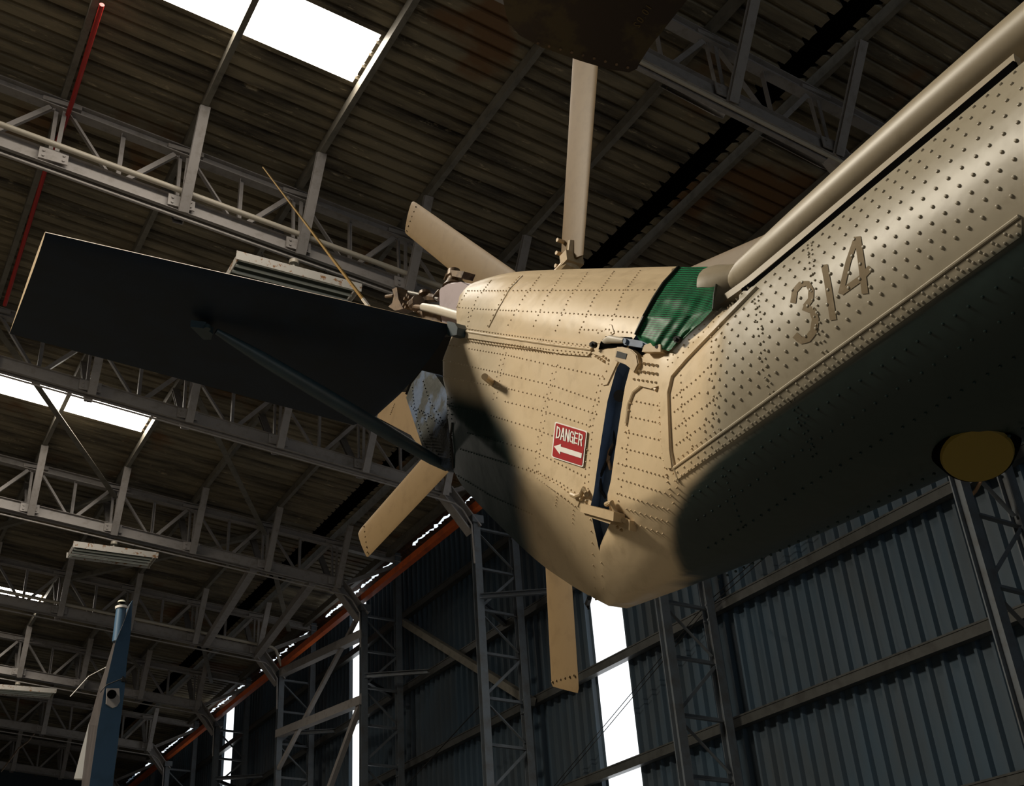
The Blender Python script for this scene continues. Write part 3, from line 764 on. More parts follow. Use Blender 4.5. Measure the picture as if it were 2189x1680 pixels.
# circular frames (double rivet rings) and stringers
b1 = s_of(1700, 640)
for k, dt in enumerate((.035, .075, .12, .165, .215, .27, .325, .385, .445)):
    for s0, s1 in ((.30+.0*k, .97),):
        last = None; acc = 1
        for i in range(700):
            s = s0+(s1-s0)*i/700; t = tline(s)-.018-dt*(1.0)
            if t < .03: continue
            p = surf(BM, s, t)
            if last is not None: acc += (p-last).length
            last = p
            if acc >= .0335:
                n_ = (surf(BM, s, t+.01)-surf(BM, s, t-.01)).cross(surf(BM, s+.003, t)-surf(BM, s-.003, t))
                if n_.x > 0: n_ = -n_
                rivet(rb, p, n_, .0050, .0036); acc = 0
for k, dt in enumerate((.085, .15, .22, .30)):
    last = None; acc = 1
    for i in range(700):
        s = .27+(.97-.27)*i/700; t = tline(s)+.03+dt
        p = surf(BM, s, t)
        if last is not None: acc += (p-last).length
        last = p
        if acc >= .0335:
            n_ = (surf(BM, s, t+.01)-surf(BM, s, t-.01)).cross(surf(BM, s+.003, t)-surf(BM, s-.003, t))
            if n_.x > 0: n_ = -n_
            rivet(rb, p, n_, .0044, .003); acc = 0
for pts in ([(1613, 640), (1620, 700), (1630, 790), (1650, 860)], [(1727, 525), (1733, 590), (1742, 680), (1760, 765)], [(1522, 700), (1520, 790), (1530, 880), (1545, 935)],
            [(1455, 790), (1458, 870), (1470, 930), (1490, 975)], [(1545, 1000), (1570, 1080), (1590, 1130)], [(1690, 860), (1720, 930), (1740, 985)]):
    rivet_line(rb, pts, .020, 'b', .0034, .003)
    if pts[0][0] > 1600: rivet_line(rb, [(x+8, y-6) for x, y in pts], .020, 'b', .0034, .003)
# bead, doubler band with staggered rivets
seam(rb, [(1440, 1002), (1700, 812), (1950, 632), (2180, 462)], 'b', .0045, .003, 8)
patch(rb, [(1443, 1006), (1700, 819), (1950, 639), (2186, 468), (2186, 504), (1950, 672), (1700, 850), (1444, 1029)], 'b', .004, 16)
for off, ph in ((8, 0), (17, 9), (26, 0)):
    rivet_line(rb, [(1450+ph, 1002+off*.8), (1700+ph, 815+off), (1950+ph, 635+off*1.05), (2180, 470+off*1.1)], .029, 'b', .0048, .0055)
# frame at the end of the boom: curved strap from the spine down to the ridge
strap = [(1612, 604), (1622, 616), (1470, 772), (1440, 806), (1432, 840), (1436, 960), (1441, 1000), (1428, 1000), (1420, 960), (1416, 845), (1414, 826), (1396, 832), (1366, 824), (1356, 806),
         (1358, 775), (1372, 764), (1412, 770), (1440, 756), (1470, 726)]
patch(rb, strap, 'b', .009, 9)
rivet_line(rb, [(1604, 620), (1462, 762), (1434, 786)], .019, 'b', .004, .009); rivet_line(rb, [(1600, 612), (1456, 752), (1428, 776)], .019, 'b', .004, .009)
for yy in (772, 790):
    rivet_line(rb, [(1366, yy+4), (1414, yy+12)], .018, 'b', .0062, .014)
rivet_line(rb, [(1362, 812), (1412, 820)], .022, 'b', .0052, .012)
for pts in ([(1427, 800), (1424, 850), (1430, 960), (1438, 1000), (1452, 1060)], [(1415, 830), (1411, 880), (1418, 965), (1428, 1030), (1440, 1075)]):
    rivet_line(rb, pts, .018, 'b', .0036, .005)
seam(rb, [(1438, 812), (1430, 850), (1436, 960), (1444, 1004), (1452, 1030)], 'b', .0035, .003)
# raised arch pressing beside the hinge
for pts, r in (([(1340, 905), (1345, 865), (1356, 838), (1375, 822), (1394, 822), (1405, 834)], .006),):
    seam(rb, pts, 'b', r, .002, 8)
rivet_line(rb, [(1344, 920), (1340, 975), (1328, 1040), (1322, 1070)], .02, 'b', .0034, .003)
rivet_line(rb, [(1350, 862), (1343, 890), (1337, 930)], .02, 'b', .0036, .005)
for pts in ([(1361, 858), (1412, 868)], [(1350, 891), (1410, 904)], [(1345, 925), (1414, 941)], [(1330, 957), (1420, 980)], [(1322, 990), (1432, 1022)], [(1322, 1023), (1442, 1060)],
            [(1320, 1055), (1438, 1092)], [(1340, 1088), (1430, 1116)], [(1350, 1117), (1420, 1142)], [(1448, 790), (1470, 770)], [(1440, 850), (1490, 810), (1520, 780)],
            [(1442, 880), (1500, 836)], [(1444, 915), (1500, 873), (1540, 845)], [(1446, 950), (1530, 890)], [(1450, 980), (1540, 915)]):
    rivet_line(rb, pts, .0175, 'b', .0034, .0035)
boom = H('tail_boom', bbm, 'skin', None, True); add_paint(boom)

# ---- faded number 314, painted on the boom side
def stroke(bm, pts, w, which='b', lift=.0016):
    """flat brush stroke of given pixel width laid on the skin"""
    L, R_ = [], []
    P = []
    for (x1, y1), (x2, y2) in zip(pts[:-1], pts[1:]):
        n = max(2, int(math.hypot(x2-x1, y2-y1)/6))
        for k in range(n): P.append((x1+(x2-x1)*k/n, y1+(y2-y1)*k/n))
    P.append(pts[-1])
    for i, (x, y) in enumerate(P):
        a = P[max(0, i-1)]; b = P[min(len(P)-1, i+1)]; dx, dy = b[0]-a[0], b[1]-a[1]; l = math.hypot(dx, dy) or 1
        nx, ny = -dy/l*w/2, dx/l*w/2
        h1 = hit(x+nx, y+ny, which); h2 = hit(x-nx, y-ny, which); h0 = hit(x, y, which)
        if h1 and h2 and h0: L.append([bm.verts.new(q[0]+q[1]*lift) for q in (h1, h0, h2)])
    for a, b in zip(L[:-1], L[1:]):
        bm.faces.new((a[0], a[1], b[1], b[0])); bm.faces.new((a[1], a[2], b[2], b[1]))
bm = B()
stroke(bm, [(1696, 648), (1700, 622), (1712, 608), (1727, 606), (1735, 620), (1734, 640), (1722, 656)], 12)
stroke(bm, [(1718, 656), (1738, 664), (1744, 682), (1740, 708), (1728, 724), (1714, 728), (1700, 716)], 15)
stroke(bm, [(1763, 566), (1771, 610), (1782, 684)], 14)
stroke(bm, [(1832, 508), (1814, 560), (1798, 628)], 11); stroke(bm, [(1798, 626), (1840, 596), (1862, 572)], 13); stroke(bm, [(1834, 506), (1842, 560), (1850, 628)], 14)
H('number_marking', bm, 'stain', None, False, 'faded brown number 314')

# ---- dorsal driveshaft cover and a black bar painting the shade in the gap below
bm = B()
tp = []
for (x, y) in ((1572, 606), (1600, 588), (1700, 500), (1850, 367), (2000, 237), (2160, 101), (2330, -41)):
    d = ray(x, y); tp.append(d*(2.02/d.x))
for k in range(1, len(tp)): tp[k].z = (tp[k].z*.3+1.905*.7) if False else tp[k].z
tube(bm, tp, [.034, .052, .056, .057, .058, .059, .060], 24)
for k in range(len(tp)-1):
    pass
H('driveshaft_cover', bm, 'stone', None, True)
bm = B()
lo = [onX(x, y, 1.93) for x, y in ((1590, 630), (1640, 593), (1760, 491), (1900, 373), (2050, 249), (2175, 144))]
for a, b in zip(lo[:-1], lo[1:]): beam(bm, a, b, .012, .036, 'box')
H('cover_gap_shade', bm, 'black')
bm = B()
for k in range(21):
    s = k/20; x = 1570+(2165-1570)*s; y = 632+(148-632)*s-4
    p = onX(x, y, 1.975); disc(bm, p, (-1, -.2, -.6), .0075, .008, 8)
H('cover_screws', bm, 'dark')
bm = B()   # flange of the cover, chipped edge
e = [onX(x, y, 1.965) for x, y in ((1545, 646), (1600, 607), (1700, 524), (1850, 399), (2000, 273), (2175, 128))]
for a, b in zip(e[:-1], e[1:]): beam(bm, a, b, .02, .030, 'box', (.3, 0, 1))
H('cover_flange', bm, 'stone')
# boot at the end of the cover
bm = B()
rings = []
for (x, y, r) in ((1545, 628, .098), (1562, 617, .088), (1580, 604, .066), (1600, 588, .048)):
    p = onX(x, y, 2.04); rings.append((p, r))
tube(bm, [p for p, r in rings], [r for p, r in rings], 24, 0, .9)
H('cover_boot', bm, 'stone', None, True)

# ---- hinge fittings of the fold
bm = B()
def slab(bm, poly, X0, X1, mi=0, bev=0):
    a = [bm.verts.new(onX(x, y, X0)) for x, y in poly]; k = X1-X0
    b = [bm.verts.new(onX(x, y, X0)+Vector((k, 0, 0))) for x, y in poly]
    n = len(poly)
    f = bm.faces.new(a); f.material_index = mi; f = bm.faces.new(b[::-1]); f.material_index = mi
    for i in range(n):
        f = bm.faces.new((a[i], b[i], b[(i+1) % n], a[(i+1) % n])); f.material_index = mi
slab(bm, [(1316, 741), (1330, 741), (1348, 746), (1360, 757), (1364, 778), (1354, 798), (1346, 786), (1338, 777), (1312, 771)], 1.825, 1.86)
bmesh.ops.bevel(bm, geom=bm.edges[:], offset=.003, segments=2, affect='EDGES')
H('hinge_lug', bm, 'sand')
bm = B(); slab(bm, [(1319, 750), (1340, 756), (1337, 768), (1316, 763)], 1.8235, 1.827); H('hinge_slot', bm, 'dark')
bm = B(); slab(bm, [(1332, 722), (1386, 731), (1382, 745), (1334, 737)], 1.825, 1.85); disc(bm, onX(1338, 730, 1.822), (-1, 0, 0), .008, .010, 12); disc(bm, onX(1374, 738, 1.822), (-1, 0, 0), .007, .010, 12)
H('lock_link', bm, 'inner', None, False, 'dark blue-grey link')
bm = B(); tube(bm, [onX(1292, 731, 1.86), onX(1305, 725, 1.84), (onX(1335, 728, 1.83))], [.010, .013, .008], 14); H('lock_piston', bm, 'galv', None, True)
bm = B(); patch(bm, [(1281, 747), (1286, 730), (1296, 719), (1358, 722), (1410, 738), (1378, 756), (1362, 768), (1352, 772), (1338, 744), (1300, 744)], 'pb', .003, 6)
H('lock_recess_shade', bm, 'black')  # black patch on the skin paints the shade of a recess
for (x, y) in ((1269, 737), (1410, 743), (1449, 726)):
    bm = B(); c = onX(x, y, 1.83); disc(bm, c, (-1, -.3, -.2), .010, .014, 16); disc(bm, c+Vector((-.009, 0, 0)), (-1, -.3, -.2), .005, .008, 10); H('lock_bolt', bm, 'dark')
bm = B(); slab(bm, [(1376, 738), (1390, 733), (1412, 736), (1412, 752), (1372, 752)], 1.82, 1.86); H('lock_bracket', bm, 'sand')
# lower latch
bm = B()
def hp(x, y, l=0): 
    h_ = hit(x, y); return h_[0]+h_[1]*l if h_ else onX(x, y, 1.9)
for pts, r in (([(1230, 1058), (1240, 1062), (1250, 1058), (1256, 1046), (1262, 1058), (1272, 1066)], .008), ([(1296, 1082), (1306, 1076), (1316, 1072), (1322, 1088), (1332, 1102), (1348, 1110)], .008)):
    tube(bm, [hp(x, y, .014) for x, y in pts], r, 8)
XL_ = hp(1240, 1085).x
slab(bm, [(1243, 1076), (1312, 1094), (1311, 1114), (1240, 1094)], XL_-.03, XL_+.01)
slab(bm, [(1246, 1094), (1308, 1112), (1304, 1120), (1250, 1102)], XL_-.018, XL_+.02)
slab(bm, [(1312, 1094), (1346, 1112), (1346, 1134), (1312, 1120)], hp(1335, 1110).x-.014, hp(1335, 1110).x+.01)
for x, y in ((1250, 1068), (1262, 1072), (1322, 1106), (1330, 1112), (1338, 1118), (1336, 1130), (1328, 1124)): rivet(bm, hp(x, y, .012), hit(x, y)[1] if hit(x, y) else Vector((-1, 0, 0)), .006, .006)
H('fold_latch', bm, 'sand')
# fuel-drain stub and its ring on the pylon
bm = B(); c = hp(1052, 818); tube(bm, [c, onX(1036, 805, c.x-.07)], .0125, 12); H('vent_stub', bm, 'sand', None, True)
bm = B(); tube(bm, [hp(968, 905, .002), hp(966, 930, .006), hp(970, 965, .006), hp(970, 1000, .002)], .004, 6); H('trailing_seam', bm, 'dark', None, True)

# ---- danger notice
bm = B()
DG = [(1189, 901), (1258, 922), (1249, 999), (1181, 977)]
def sg(u, v):
    a = (DG[0][0]+(DG[1][0]-DG[0][0])*u, DG[0][1]+(DG[1][1]-DG[0][1])*u); b = (DG[3][0]+(DG[2][0]-DG[3][0])*u, DG[3][1]+(DG[2][1]-DG[3][1])*u)
    return (a[0]+(b[0]-a[0])*v, a[1]+(b[1]-a[1])*v)
def spatch(bm, poly, lift, mi, step=.09):
    pts = []; n = len(poly)
    for i in range(n):
        (a, b), (c, d) = poly[i], poly[(i+1) % n]; m = max(1, int(math.hypot(c-a, d-b)/step))
        for k in range(m): pts.append(sg(a+(c-a)*k/m, b+(d-b)*k/m))
    vv = []
    for x, y in pts:
        h_ = hit(x, y, 'p'); vv.append(bm.verts.new(h_[0]+Vector((-lift, -lift*.3, -lift*.3))))
    f = bm.faces.new(vv); f.material_index = mi
def rrect(u0, v0, u1, v1, r):
    o = []
    for cx_, cy_, a0 in ((u1-r, v0+r, -90), (u1-r, v1-r, 0), (u0+r, v1-r, 90), (u0+r, v0+r, 180)):
        for k in range(4): a = math.radians(a0+30*k); o.append((cx_+r*math.cos(a), cy_+r*math.sin(a)))
    return o
spatch(bm, rrect(0, 0, 1, 1, .05), .006, 0, 9); spatch(bm, rrect(.035, .032, .965, .968, .04), .0072, 1, 9)
GLY = {'D': [[(0, 0), (.62, 0), (.95, .2), (.95, .8), (.62, 1), (0, 1)], [(.3, .17), (.3, .83), (.5, .83), (.65, .7), (.65, .3), (.5, .17)]],
       'A': None}
def strokes(ch):
    return {'D': [[(0.12, 0), (.12, 1)], [(.12, .09), (.6, .09), (.85, .3), (.85, .7), (.6, .91), (.12, .91)]],
            'A': [[(.1, 1), (.45, 0)], [(.9, 1), (.55, 0)], [(.2, .68), (.8, .68)]],
            'N': [[(.12, 1), (.12, 0)], [(.14, .05), (.86, .95)], [(.88, 1), (.88, 0)]],
            'G': [[(.86, .28), (.72, .09), (.3, .09), (.13, .3), (.13, .7), (.3, .91), (.72, .91), (.86, .75)], [(.86, 1), (.86, .52), (.55, .52)]],
            'E': [[(.13, 0), (.13, 1)], [(.13, .09), (.88, .09)], [(.13, .5), (.8, .5)], [(.13, .91), (.88, .91)]],
            'R': [[(.13, 0), (.13, 1)], [(.13, .09), (.7, .09), (.86, .25), (.86, .38), (.7, .52), (.13, .52)], [(.6, .5), (.88, 1)]]}[ch]
x = .09; wch = .135
for ch in 'DANGER':
    for st in strokes(ch):
        P = [(x+a*wch*.92, .11+b*.33) for a, b in st]
        for (a, b), (c, d) in zip(P[:-1], P[1:]):
            dx, dy = c-a, d-b; l = math.hypot(dx, dy); w_ = .017; ex, ey = dx/l*.008, dy/l*.008
            nx, ny = -dy/l*w_, dx/l*w_
            spatch(bm, [(a-ex+nx, b-ey+ny), (c+ex+nx, d+ey+ny), (c+ex-nx, d+ey-ny), (a-ex-nx, b-ey-ny)], .0086, 0, 9)
    x += wch+.003
spatch(bm, [(.06, .68), (.27, .56), (.27, .63), (.93, .63), (.93, .77), (.27, .77), (.27, .85)], .0086, 0, 9)
H('danger_sign', bm, ['white', 'redsign'], None, False, 'red sticker reading DANGER with a white arrow pointing left')

# ---- green net over the opening between cowl and spine
bm = B()
NETP = [[(1452, 570), (1480, 571), (1510, 570), (1546, 574)], [(1420, 606), (1455, 606), (1490, 604), (1531, 604)], [(1398, 640), (1435, 640), (1480, 638), (1526, 632)],
        [(1378, 678), (1420, 680), (1468, 676), (1524, 662)], [(1360, 716), (1400, 722), (1448, 715), (1496, 692)], [(1366, 726), (1400, 742), (1430, 750), (1462, 724)]]
netX = [[2.06, 2.07, 2.08, 2.09], [1.95, 1.96, 1.98, 2.0], [1.875, 1.88, 1.90, 1.93], [1.835, 1.84, 1.86, 1.89], [1.828, 1.83, 1.845, 1.865], [1.835, 1.835, 1.84, 1.86]]
def bil(u, v, G_):
    nv, nu = len(G_)-1, len(G_[0])-1; a = min(v*nv, nv-1e-6); b = min(u*nu, nu-1e-6); i, j = int(a), int(b); a -= i; b -= j
    g = lambda p, q: G_[p][q]
    def mix(p, q, t): return tuple(x1+(x2-x1)*t for x1, x2 in zip(p, q)) if isinstance(p, tuple) else p+(q-p)*t
    return mix(mix(g(i, j), g(i, j+1), b), mix(g(i+1, j), g(i+1, j+1), b), a)
NU, NV = 44, 60; uvl = bm.loops.layers.uv.new('UVMap'); G_ = []
for j in range(NV+1):
    row = []
    for i in range(NU+1):
        u, v = i/NU, j/NV; q = bil(u, v, NETP); X = bil(u, v, netX)
        wob = .007*math.sin(9*u+6*v)*math.sin(math.pi*u)*min(1, v*2)+.005*math.sin(23*v-7*u+2)*math.sin(math.pi*u)+.004*math.sin(31*u+11*v)*v
        h_ = hit(q[0], q[1], 'pb'); d_ = ray(q[0], q[1]).normalized(); P_ = onX(q[0], q[1], X)
        if h_ and v > .04 and h_[2] < P_.length: P_ = h_[0]
        row.append((bm.verts.new(P_-d_*(.022+wob)), (u, v)))
    G_.append(row)
for j in range(NV):
    for i in range(NU):
        c4 = (G_[j][i], G_[j][i+1], G_[j+1][i+1], G_[j+1][i]); f = bm.faces.new([c[0] for c in c4])
        for lp, c in zip(f.loops, c4): lp[uvl].uv = c[1]
net = link('net_cover', bm, 'net', None, True)
tag(net, 'shiny woven green net covering the gap between the tail cowling and the boom', 'net')
bm = B(); tube(bm, [onX(x, y, X-.018) for (x, y), X in (((1450, 571), 2.06), ((1418, 606), 1.95), ((1396, 640), 1.875), ((1376, 678), 1.835), ((1359, 716), 1.828))], .006, 8)
tube(bm, [onX(x, y, X-.018) for (x, y), X in (((1546, 574), 2.09), ((1532, 604), 2.0), ((1527, 632), 1.93), ((1525, 662), 1.89))], .004, 8)
o = link('net_hem', bm, 'net', net, True)

# ---- open end of the cowl: gearbox, levers, actuator
def rbox(bm, c, sx, sy, sz, r=.3, seg=4):
    m_ = bmesh.new(); bmesh.ops.create_cube(m_, size=1); bmesh.ops.bevel(m_, geom=m_.edges[:], offset=r, segments=seg, affect='EDGES', profile=.6)
    vm = {}
    for v in m_.verts: vm[v.index] = bm.verts.new((c[0]+v.co.x*sx, c[1]+v.co.y*sy, c[2]+v.co.z*sz))
    for f in m_.faces: bm.faces.new([vm[v.index] for v in f.verts])
    m_.free()
bm = B(); slab(bm, [(936, 622), (942, 610), (956, 603), (985, 602), (1010, 606), (1012, 640), (990, 700), (945, 705), (940, 665)], 2.06, 2.30)
bmesh.ops.bevel(bm, geom=[e for e in bm.edges], offset=.014, segments=3, affect='EDGES')
H('tail_gearbox', bm, 'mauve', None, True)
bm = B(); tube(bm, [onX(968, 612, 2.15), onX(968, 602, 2.15), onX(970, 592, 2.15), onX(970, 590, 2.15), onX(970, 578, 2.15)], [.05, .032, .026, .034, .03], 14)
tube(bm, [onX(956, 584, 2.15), onX(950, 598, 2.15)], .006, 6); tube(bm, [onX(994, 582, 2.15), onX(986, 598, 2.15)], .006, 6); slab(bm, [(964, 577), (992, 580), (986, 594), (966, 590)], 2.12, 2.18)
H('filler_cap', bm, 'oily', None, True)
bm = B(); tube(bm, [onX(905, 656, 2.02), onX(935, 662, 2.0), onX(1012, 684, 1.95)], [.018, .022, .021], 14); H('control_rod', bm, 'galv', None, True)
bm = B(); tube(bm, [onX(885, 655, 2.03), onX(907, 657, 2.02)], .012, 8); disc(bm, onX(890, 648, 2.04), (0, 1, .2), .034, .05, 10)
disc(bm, onX(873, 645, 2.06), (0, 1, .2), .030, .035, 9)
for a in range(6):
    c = onX(873, 645, 2.02)+Vector((0, math.cos(a), math.sin(a)))*.03; disc(bm, c, (1, 0, 0), .008, .03, 6)
H('actuator', bm, 'oily')
bm = B(); slab(bm, [(838, 618), (848, 614), (852, 640), (862, 660), (844, 664), (830, 655), (838, 648), (842, 632)], 2.0, 2.06)
tube(bm, [onX(826, 634, 2.03), onX(842, 632, 2.03)], .010, 8); H('lever', bm, 'oily')
bm = B(); tube(bm, [onX(848, 620, 2.05), onX(905, 632, 2.08), onX(938, 640, 2.1)], .010, 8); tube(bm, [onX(852, 638, 2.05), onX(870, 642, 2.05)], .010, 8)
tube(bm, [onX(855, 648, 2.05), onX(930, 668, 2.1)], .007, 8)
H('pitch_link', bm, 'chrome', None, True)
bm = B(); tube(bm, [onX(900, 646, 2.08), onX(918, 636, 2.1), onX(932, 638, 2.1), onX(940, 622, 2.12)], [.02, .026, .02, .012], 8); disc(bm, onX(908, 628, 2.08), (0, 0, 1), .03, .015, 12)
slab(bm, [(885, 662), (940, 672), (945, 700), (905, 690)], 2.08, 2.2); H('bellcrank', bm, 'oily')
bm = B(); tube(bm, [onX(985, 650, 2.2), onX(1000, 640, 2.3)], .06, 16); tube(bm, [onX(990, 645, 2.1), onX(1010, 636, 2.2)], .05, 16); H('drive_coupling', bm, 'oily', None, True)
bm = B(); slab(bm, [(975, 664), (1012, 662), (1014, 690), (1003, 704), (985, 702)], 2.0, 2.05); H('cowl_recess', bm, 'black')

# ---- trailing panels of the pylon (blue-grey primer, flaking) and the tan fairing behind
bm = B()
bpoly = [(902, 792), (930, 800), (966, 850), (972, 1005), (958, 1008), (905, 962), (868, 850), (880, 820)]
slab(bm, bpoly, 2.02, 2.14)
n0 = Vector((-1, 0, 0))
for pts in ([(882, 828), (886, 870), (900, 930), (915, 962)], [(905, 815), (920, 860), (950, 905)], [(880, 868), (915, 884), (958, 912)], [(884, 874), (917, 890), (956, 918)], [(905, 880), (925, 950), (945, 985)], [(958, 860), (962, 920), (964, 1000)], [(965, 860), (968, 920), (969, 1000)]):
    for (x1, y1), (x2, y2) in zip(pts[:-1], pts[1:]):
        n = max(1, int(math.hypot(x2-x1, y2-y1)/7))
        for k in range(n): rivet(bm, onX(x1+(x2-x1)*k/n, y1+(y2-y1)*k/n, 2.02), n0, .004, .004)
H('trailing_panel', bm, 'bluegrey', None, False, 'blue-grey primer panel with flaking paint')
bm = B(); slab(bm, [(852, 838), (905, 838), (908, 905), (905, 965), (900, 960), (878, 930), (806, 892), (812, 872)], 2.18, 2.24)
for pts in ([(812, 880), (822, 862), (850, 842)], [(835, 885), (845, 860)]):
    for (x1, y1), (x2, y2) in zip(pts[:-1], pts[1:]):
        for k in range(7): rivet(bm, onX(x1+(x2-x1)*k/7, y1+(y2-y1)*k/7, 2.18), n0, .004, .003)
H('trailing_fairing', bm, 'bladesand')
bm = B(); slab(bm, [(935, 722), (978, 718), (985, 860), (905, 862), (866, 842), (884, 796)], 2.09, 2.12); H('root_gap_fill', bm, 'black')  # black slab added to fill the open gap at the stabilizer root

# ---- stabilizer and its strut
bm = B()
ZS = 2.5
LE0, LE1 = onZ(97, 497, ZS), onZ(962, 694, ZS); TE0, TE1 = onZ(20, 713, ZS), onZ(860, 838, ZS)
TEm = onZ(776, 914, ZS)
foil = []
n = 14
for k in range(n+1):
    c = (1-math.cos(math.pi*k/n))/2; foil.append((c, .055*(1.48*math.sqrt(c)-.63*c-1.76*c*c+1.42*c**3-.51*c**4)/.5*.5))
sec = [(c, -h*1.0) for c, h in foil]+[(c, h*1.1) for c, h in reversed(foil[1:-1])]
rows = []
spans = [0]+[k/20 for k in range(1, 20)]+[1]
for s in spans:
    le = LE0.lerp(LE1, s)
    tfull = TE0.lerp(TEm+(TEm-TE0)*.03, min(1, s*1.0)) ; te = TE0.lerp(TEm, min(1, s/ .93)) if s < .93 else TEm.lerp(TE1, (s-.93)/.07*.95)
    rows.append([bm.verts.new(le.lerp(te, c)+Vector((0, 0, h*1.0))) for c, h in sec])
for a, b in zip(rows[:-1], rows[1:]):
    m_ = len(a)
    for k in range(m_):
        f = bm.faces.new((a[k], a[(k+1) % m_], b[(k+1) % m_], b[k]))
        f.material_index = 0 if (k < n) else 1
f = bm.faces.new(rows[0]); f.material_index = 1
f = bm.faces.new(rows[-1][::-1]); f.material_index = 0
for (xa, ya, xb, yb) in ((205, 545, 180, 640), (330, 575, 318, 650), (700, 650, 690, 820), (430, 700, 760, 770)):
    for k in range(14):
        q = onZ(xa+(xb-xa)*k/14, ya+(yb-ya)*k/14, ZS-.028); q.z += 0
        rivet(bm, q, Vector((0, 0, -1)), .003, .003)
H('stabilizer', bm, ['green', 'sand'], None, True)
bpy.context.view_layer.update()
bm = B(); c = onZ(968, 702, 2.49); 
slab(bm, [(956, 686), (972, 690), (978, 700), (976, 716), (960, 718), (955, 714)], c.x-.03, c.x+.05); H('stabilizer_bracket', bm, 'strut')
bm = B(); p0 = onZ(462, 708, 2.44); p1 = onX(956, 1000, 2.06); L = p1-p0
tube(bm, [p0, p0+L*.02, p0+L*.05, p0+L*.18, p0+L*.4, p0+L*.7, p0+L*.93, p1], [.012, .014, .017, .026, .030, .030, .024, .016], 14); H('stabilizer_strut', bm, 'strut', None, True, 'long tapered dark green strut')
bm = B(); slab2 = [onZ(x, y, 2.455) for x, y in ((408, 684), (440, 688), (456, 700), (452, 712), (436, 712))]
a = [bm.verts.new(p) for p in slab2]; b = [bm.verts.new(p+Vector((0, 0, -.03))) for p in slab2]
bm.faces.new(a); bm.faces.new(b[::-1])
for k in range(5): bm.faces.new((a[k], b[k], b[(k+1) % 5], a[(k+1) % 5]))
disc(bm, onZ(443, 700, 2.42), (0, 0, 1), .013, .015, 12); H('strut_clevis', bm, 'strut')
bm = B(); p0 = onZ(788, 655, 2.54); q = onY(562, 357, p0.y+.25); tube(bm, [p0, p0.lerp(q, .05)], .008, 8, 1); tube(bm, [p0.lerp(q, .05), p0.lerp(q, .5), q], [.007, .005, .003], 8, 0)
H('whip_antenna', bm, ['whip', 'white'], None, True)

# ---- tail rotor
NR = Vector((1, .079, .026)).normalized(); HUB = Vector((2.73, 4.093, 3.215))
def onR(x, y): d = ray(x, y); return d*(HUB.dot(NR)/d.dot(NR))
bm = B(); tube(bm, [HUB-NR*.42, HUB-NR*.12, HUB-NR*.10, HUB+NR*.10], [.07, .07, .15, .15], 20); rotor = H('tail_rotor', bm, 'oily', None, True)
def rblade(root, tip, wroot, wtip, twist=0, sweep=.06, name='rotor_blade', cuff=True):
    """blade with an airfoil section from an inner centre point to the tip"""
    bm = B(); ax = (tip-root); Lb = ax.length; ax.normalize(); ch = NR.cross(ax).normalized()
    ch = (ch*math.cos(twist)+NR*math.sin(twist)); th = ax.cross(ch).normalized()
    nf = 8; rows = []
    st = [0, .04, .1, .3, .6, .9, .955, .985, 1.0]
    for s in st:
        w = wroot+(wtip-wroot)*s; shr = 1 if s < .95 else (1 if s < .97 else (.985 if s < .99 else .9))
        c0 = root+ax*(Lb*s); row = []
        for k in range(2*nf):
            a = 2*math.pi*k/(2*nf); u = math.cos(a); h = math.sin(a)*(.10 if u > 0 else .10)*(1-.45*(-u) if u < 0 else 1)*w*.5
            row.append(bm.verts.new(c0+ch*(u*w/2*shr)+th*h*shr+ax*(sweep*u*(s**6))))
        rows.append(row)
    for a, b in zip(rows[:-1], rows[1:]):
        for k in range(2*nf): bm.faces.new((a[k], a[(k+1) % (2*nf)], b[(k+1) % (2*nf)], b[k]))
    bm.faces.new(rows[0][::-1]); bm.faces.new(rows[-1])
    tw = rows
    for k in range(6):
        p = root+ax*(Lb*.955)+ch*(-.4+.16*k)*wtip
        for sg_ in (1, -1): rivet(bm, p+th*sg_*wtip*.048, th*sg_, .006, .004)
    o = link(name, bm, 'bladesand', None, True); o.parent = rotor
    bm = B(); hb = HUB+(root-HUB)*.0; tube(bm, [HUB+ax*.1, root-ax*.02, root+ax*.10], [.06, .05, .03], 10, 0, .7); box(bm, tuple(root-Vector((.05, .03, .03))), tuple(root+Vector((.05, .03, .03))))
    for k in range(3):
        p = root+ax*(-.02+.07*k)-ch*wroot*.40; disc(bm, p-th*.01, th, .011, .07, 8)
    o2 = link('blade_cuff', bm, 'sand', None); o2.parent = rotor
def seg_w(a, b): return (onR(*a)-onR(*b)).length
def mk(inA, inB, outA, outB, twist=0, sweep=0.05, ext=0):
    ra = (onR(*inA)+onR(*inB))/2; ta = (onR(*outA)+onR(*outB))/2
    ax = (ta-ra).normalized()
    def perp(p, q): v = onR(*p)-onR(*q); return (v-ax*v.dot(ax)).length
    ra = ra-ax*ext
    rblade(ra, ta, perp(inA, inB), perp(outA, outB), twist, sweep)
mk((1199, 553), (1246, 560), (1234, -30), (1292, -30), 0, 0)                       # up
mk((1085, 568), (1010, 618), (885, 430), (862, 495), 0, .03, .25)                   # upper left
mk((900, 980), (950, 1020), (768, 1133), (782, 1196), 0, .03, .5)                   # lower left
mk((1166, 1200), (1221, 1235), (1180, 1486), (1237, 1462), 0, -.03, .5)               # down
mk((1480, 568), (1500, 640), (1725, 462), (1750, 535), 0, .03, .4)                  # right

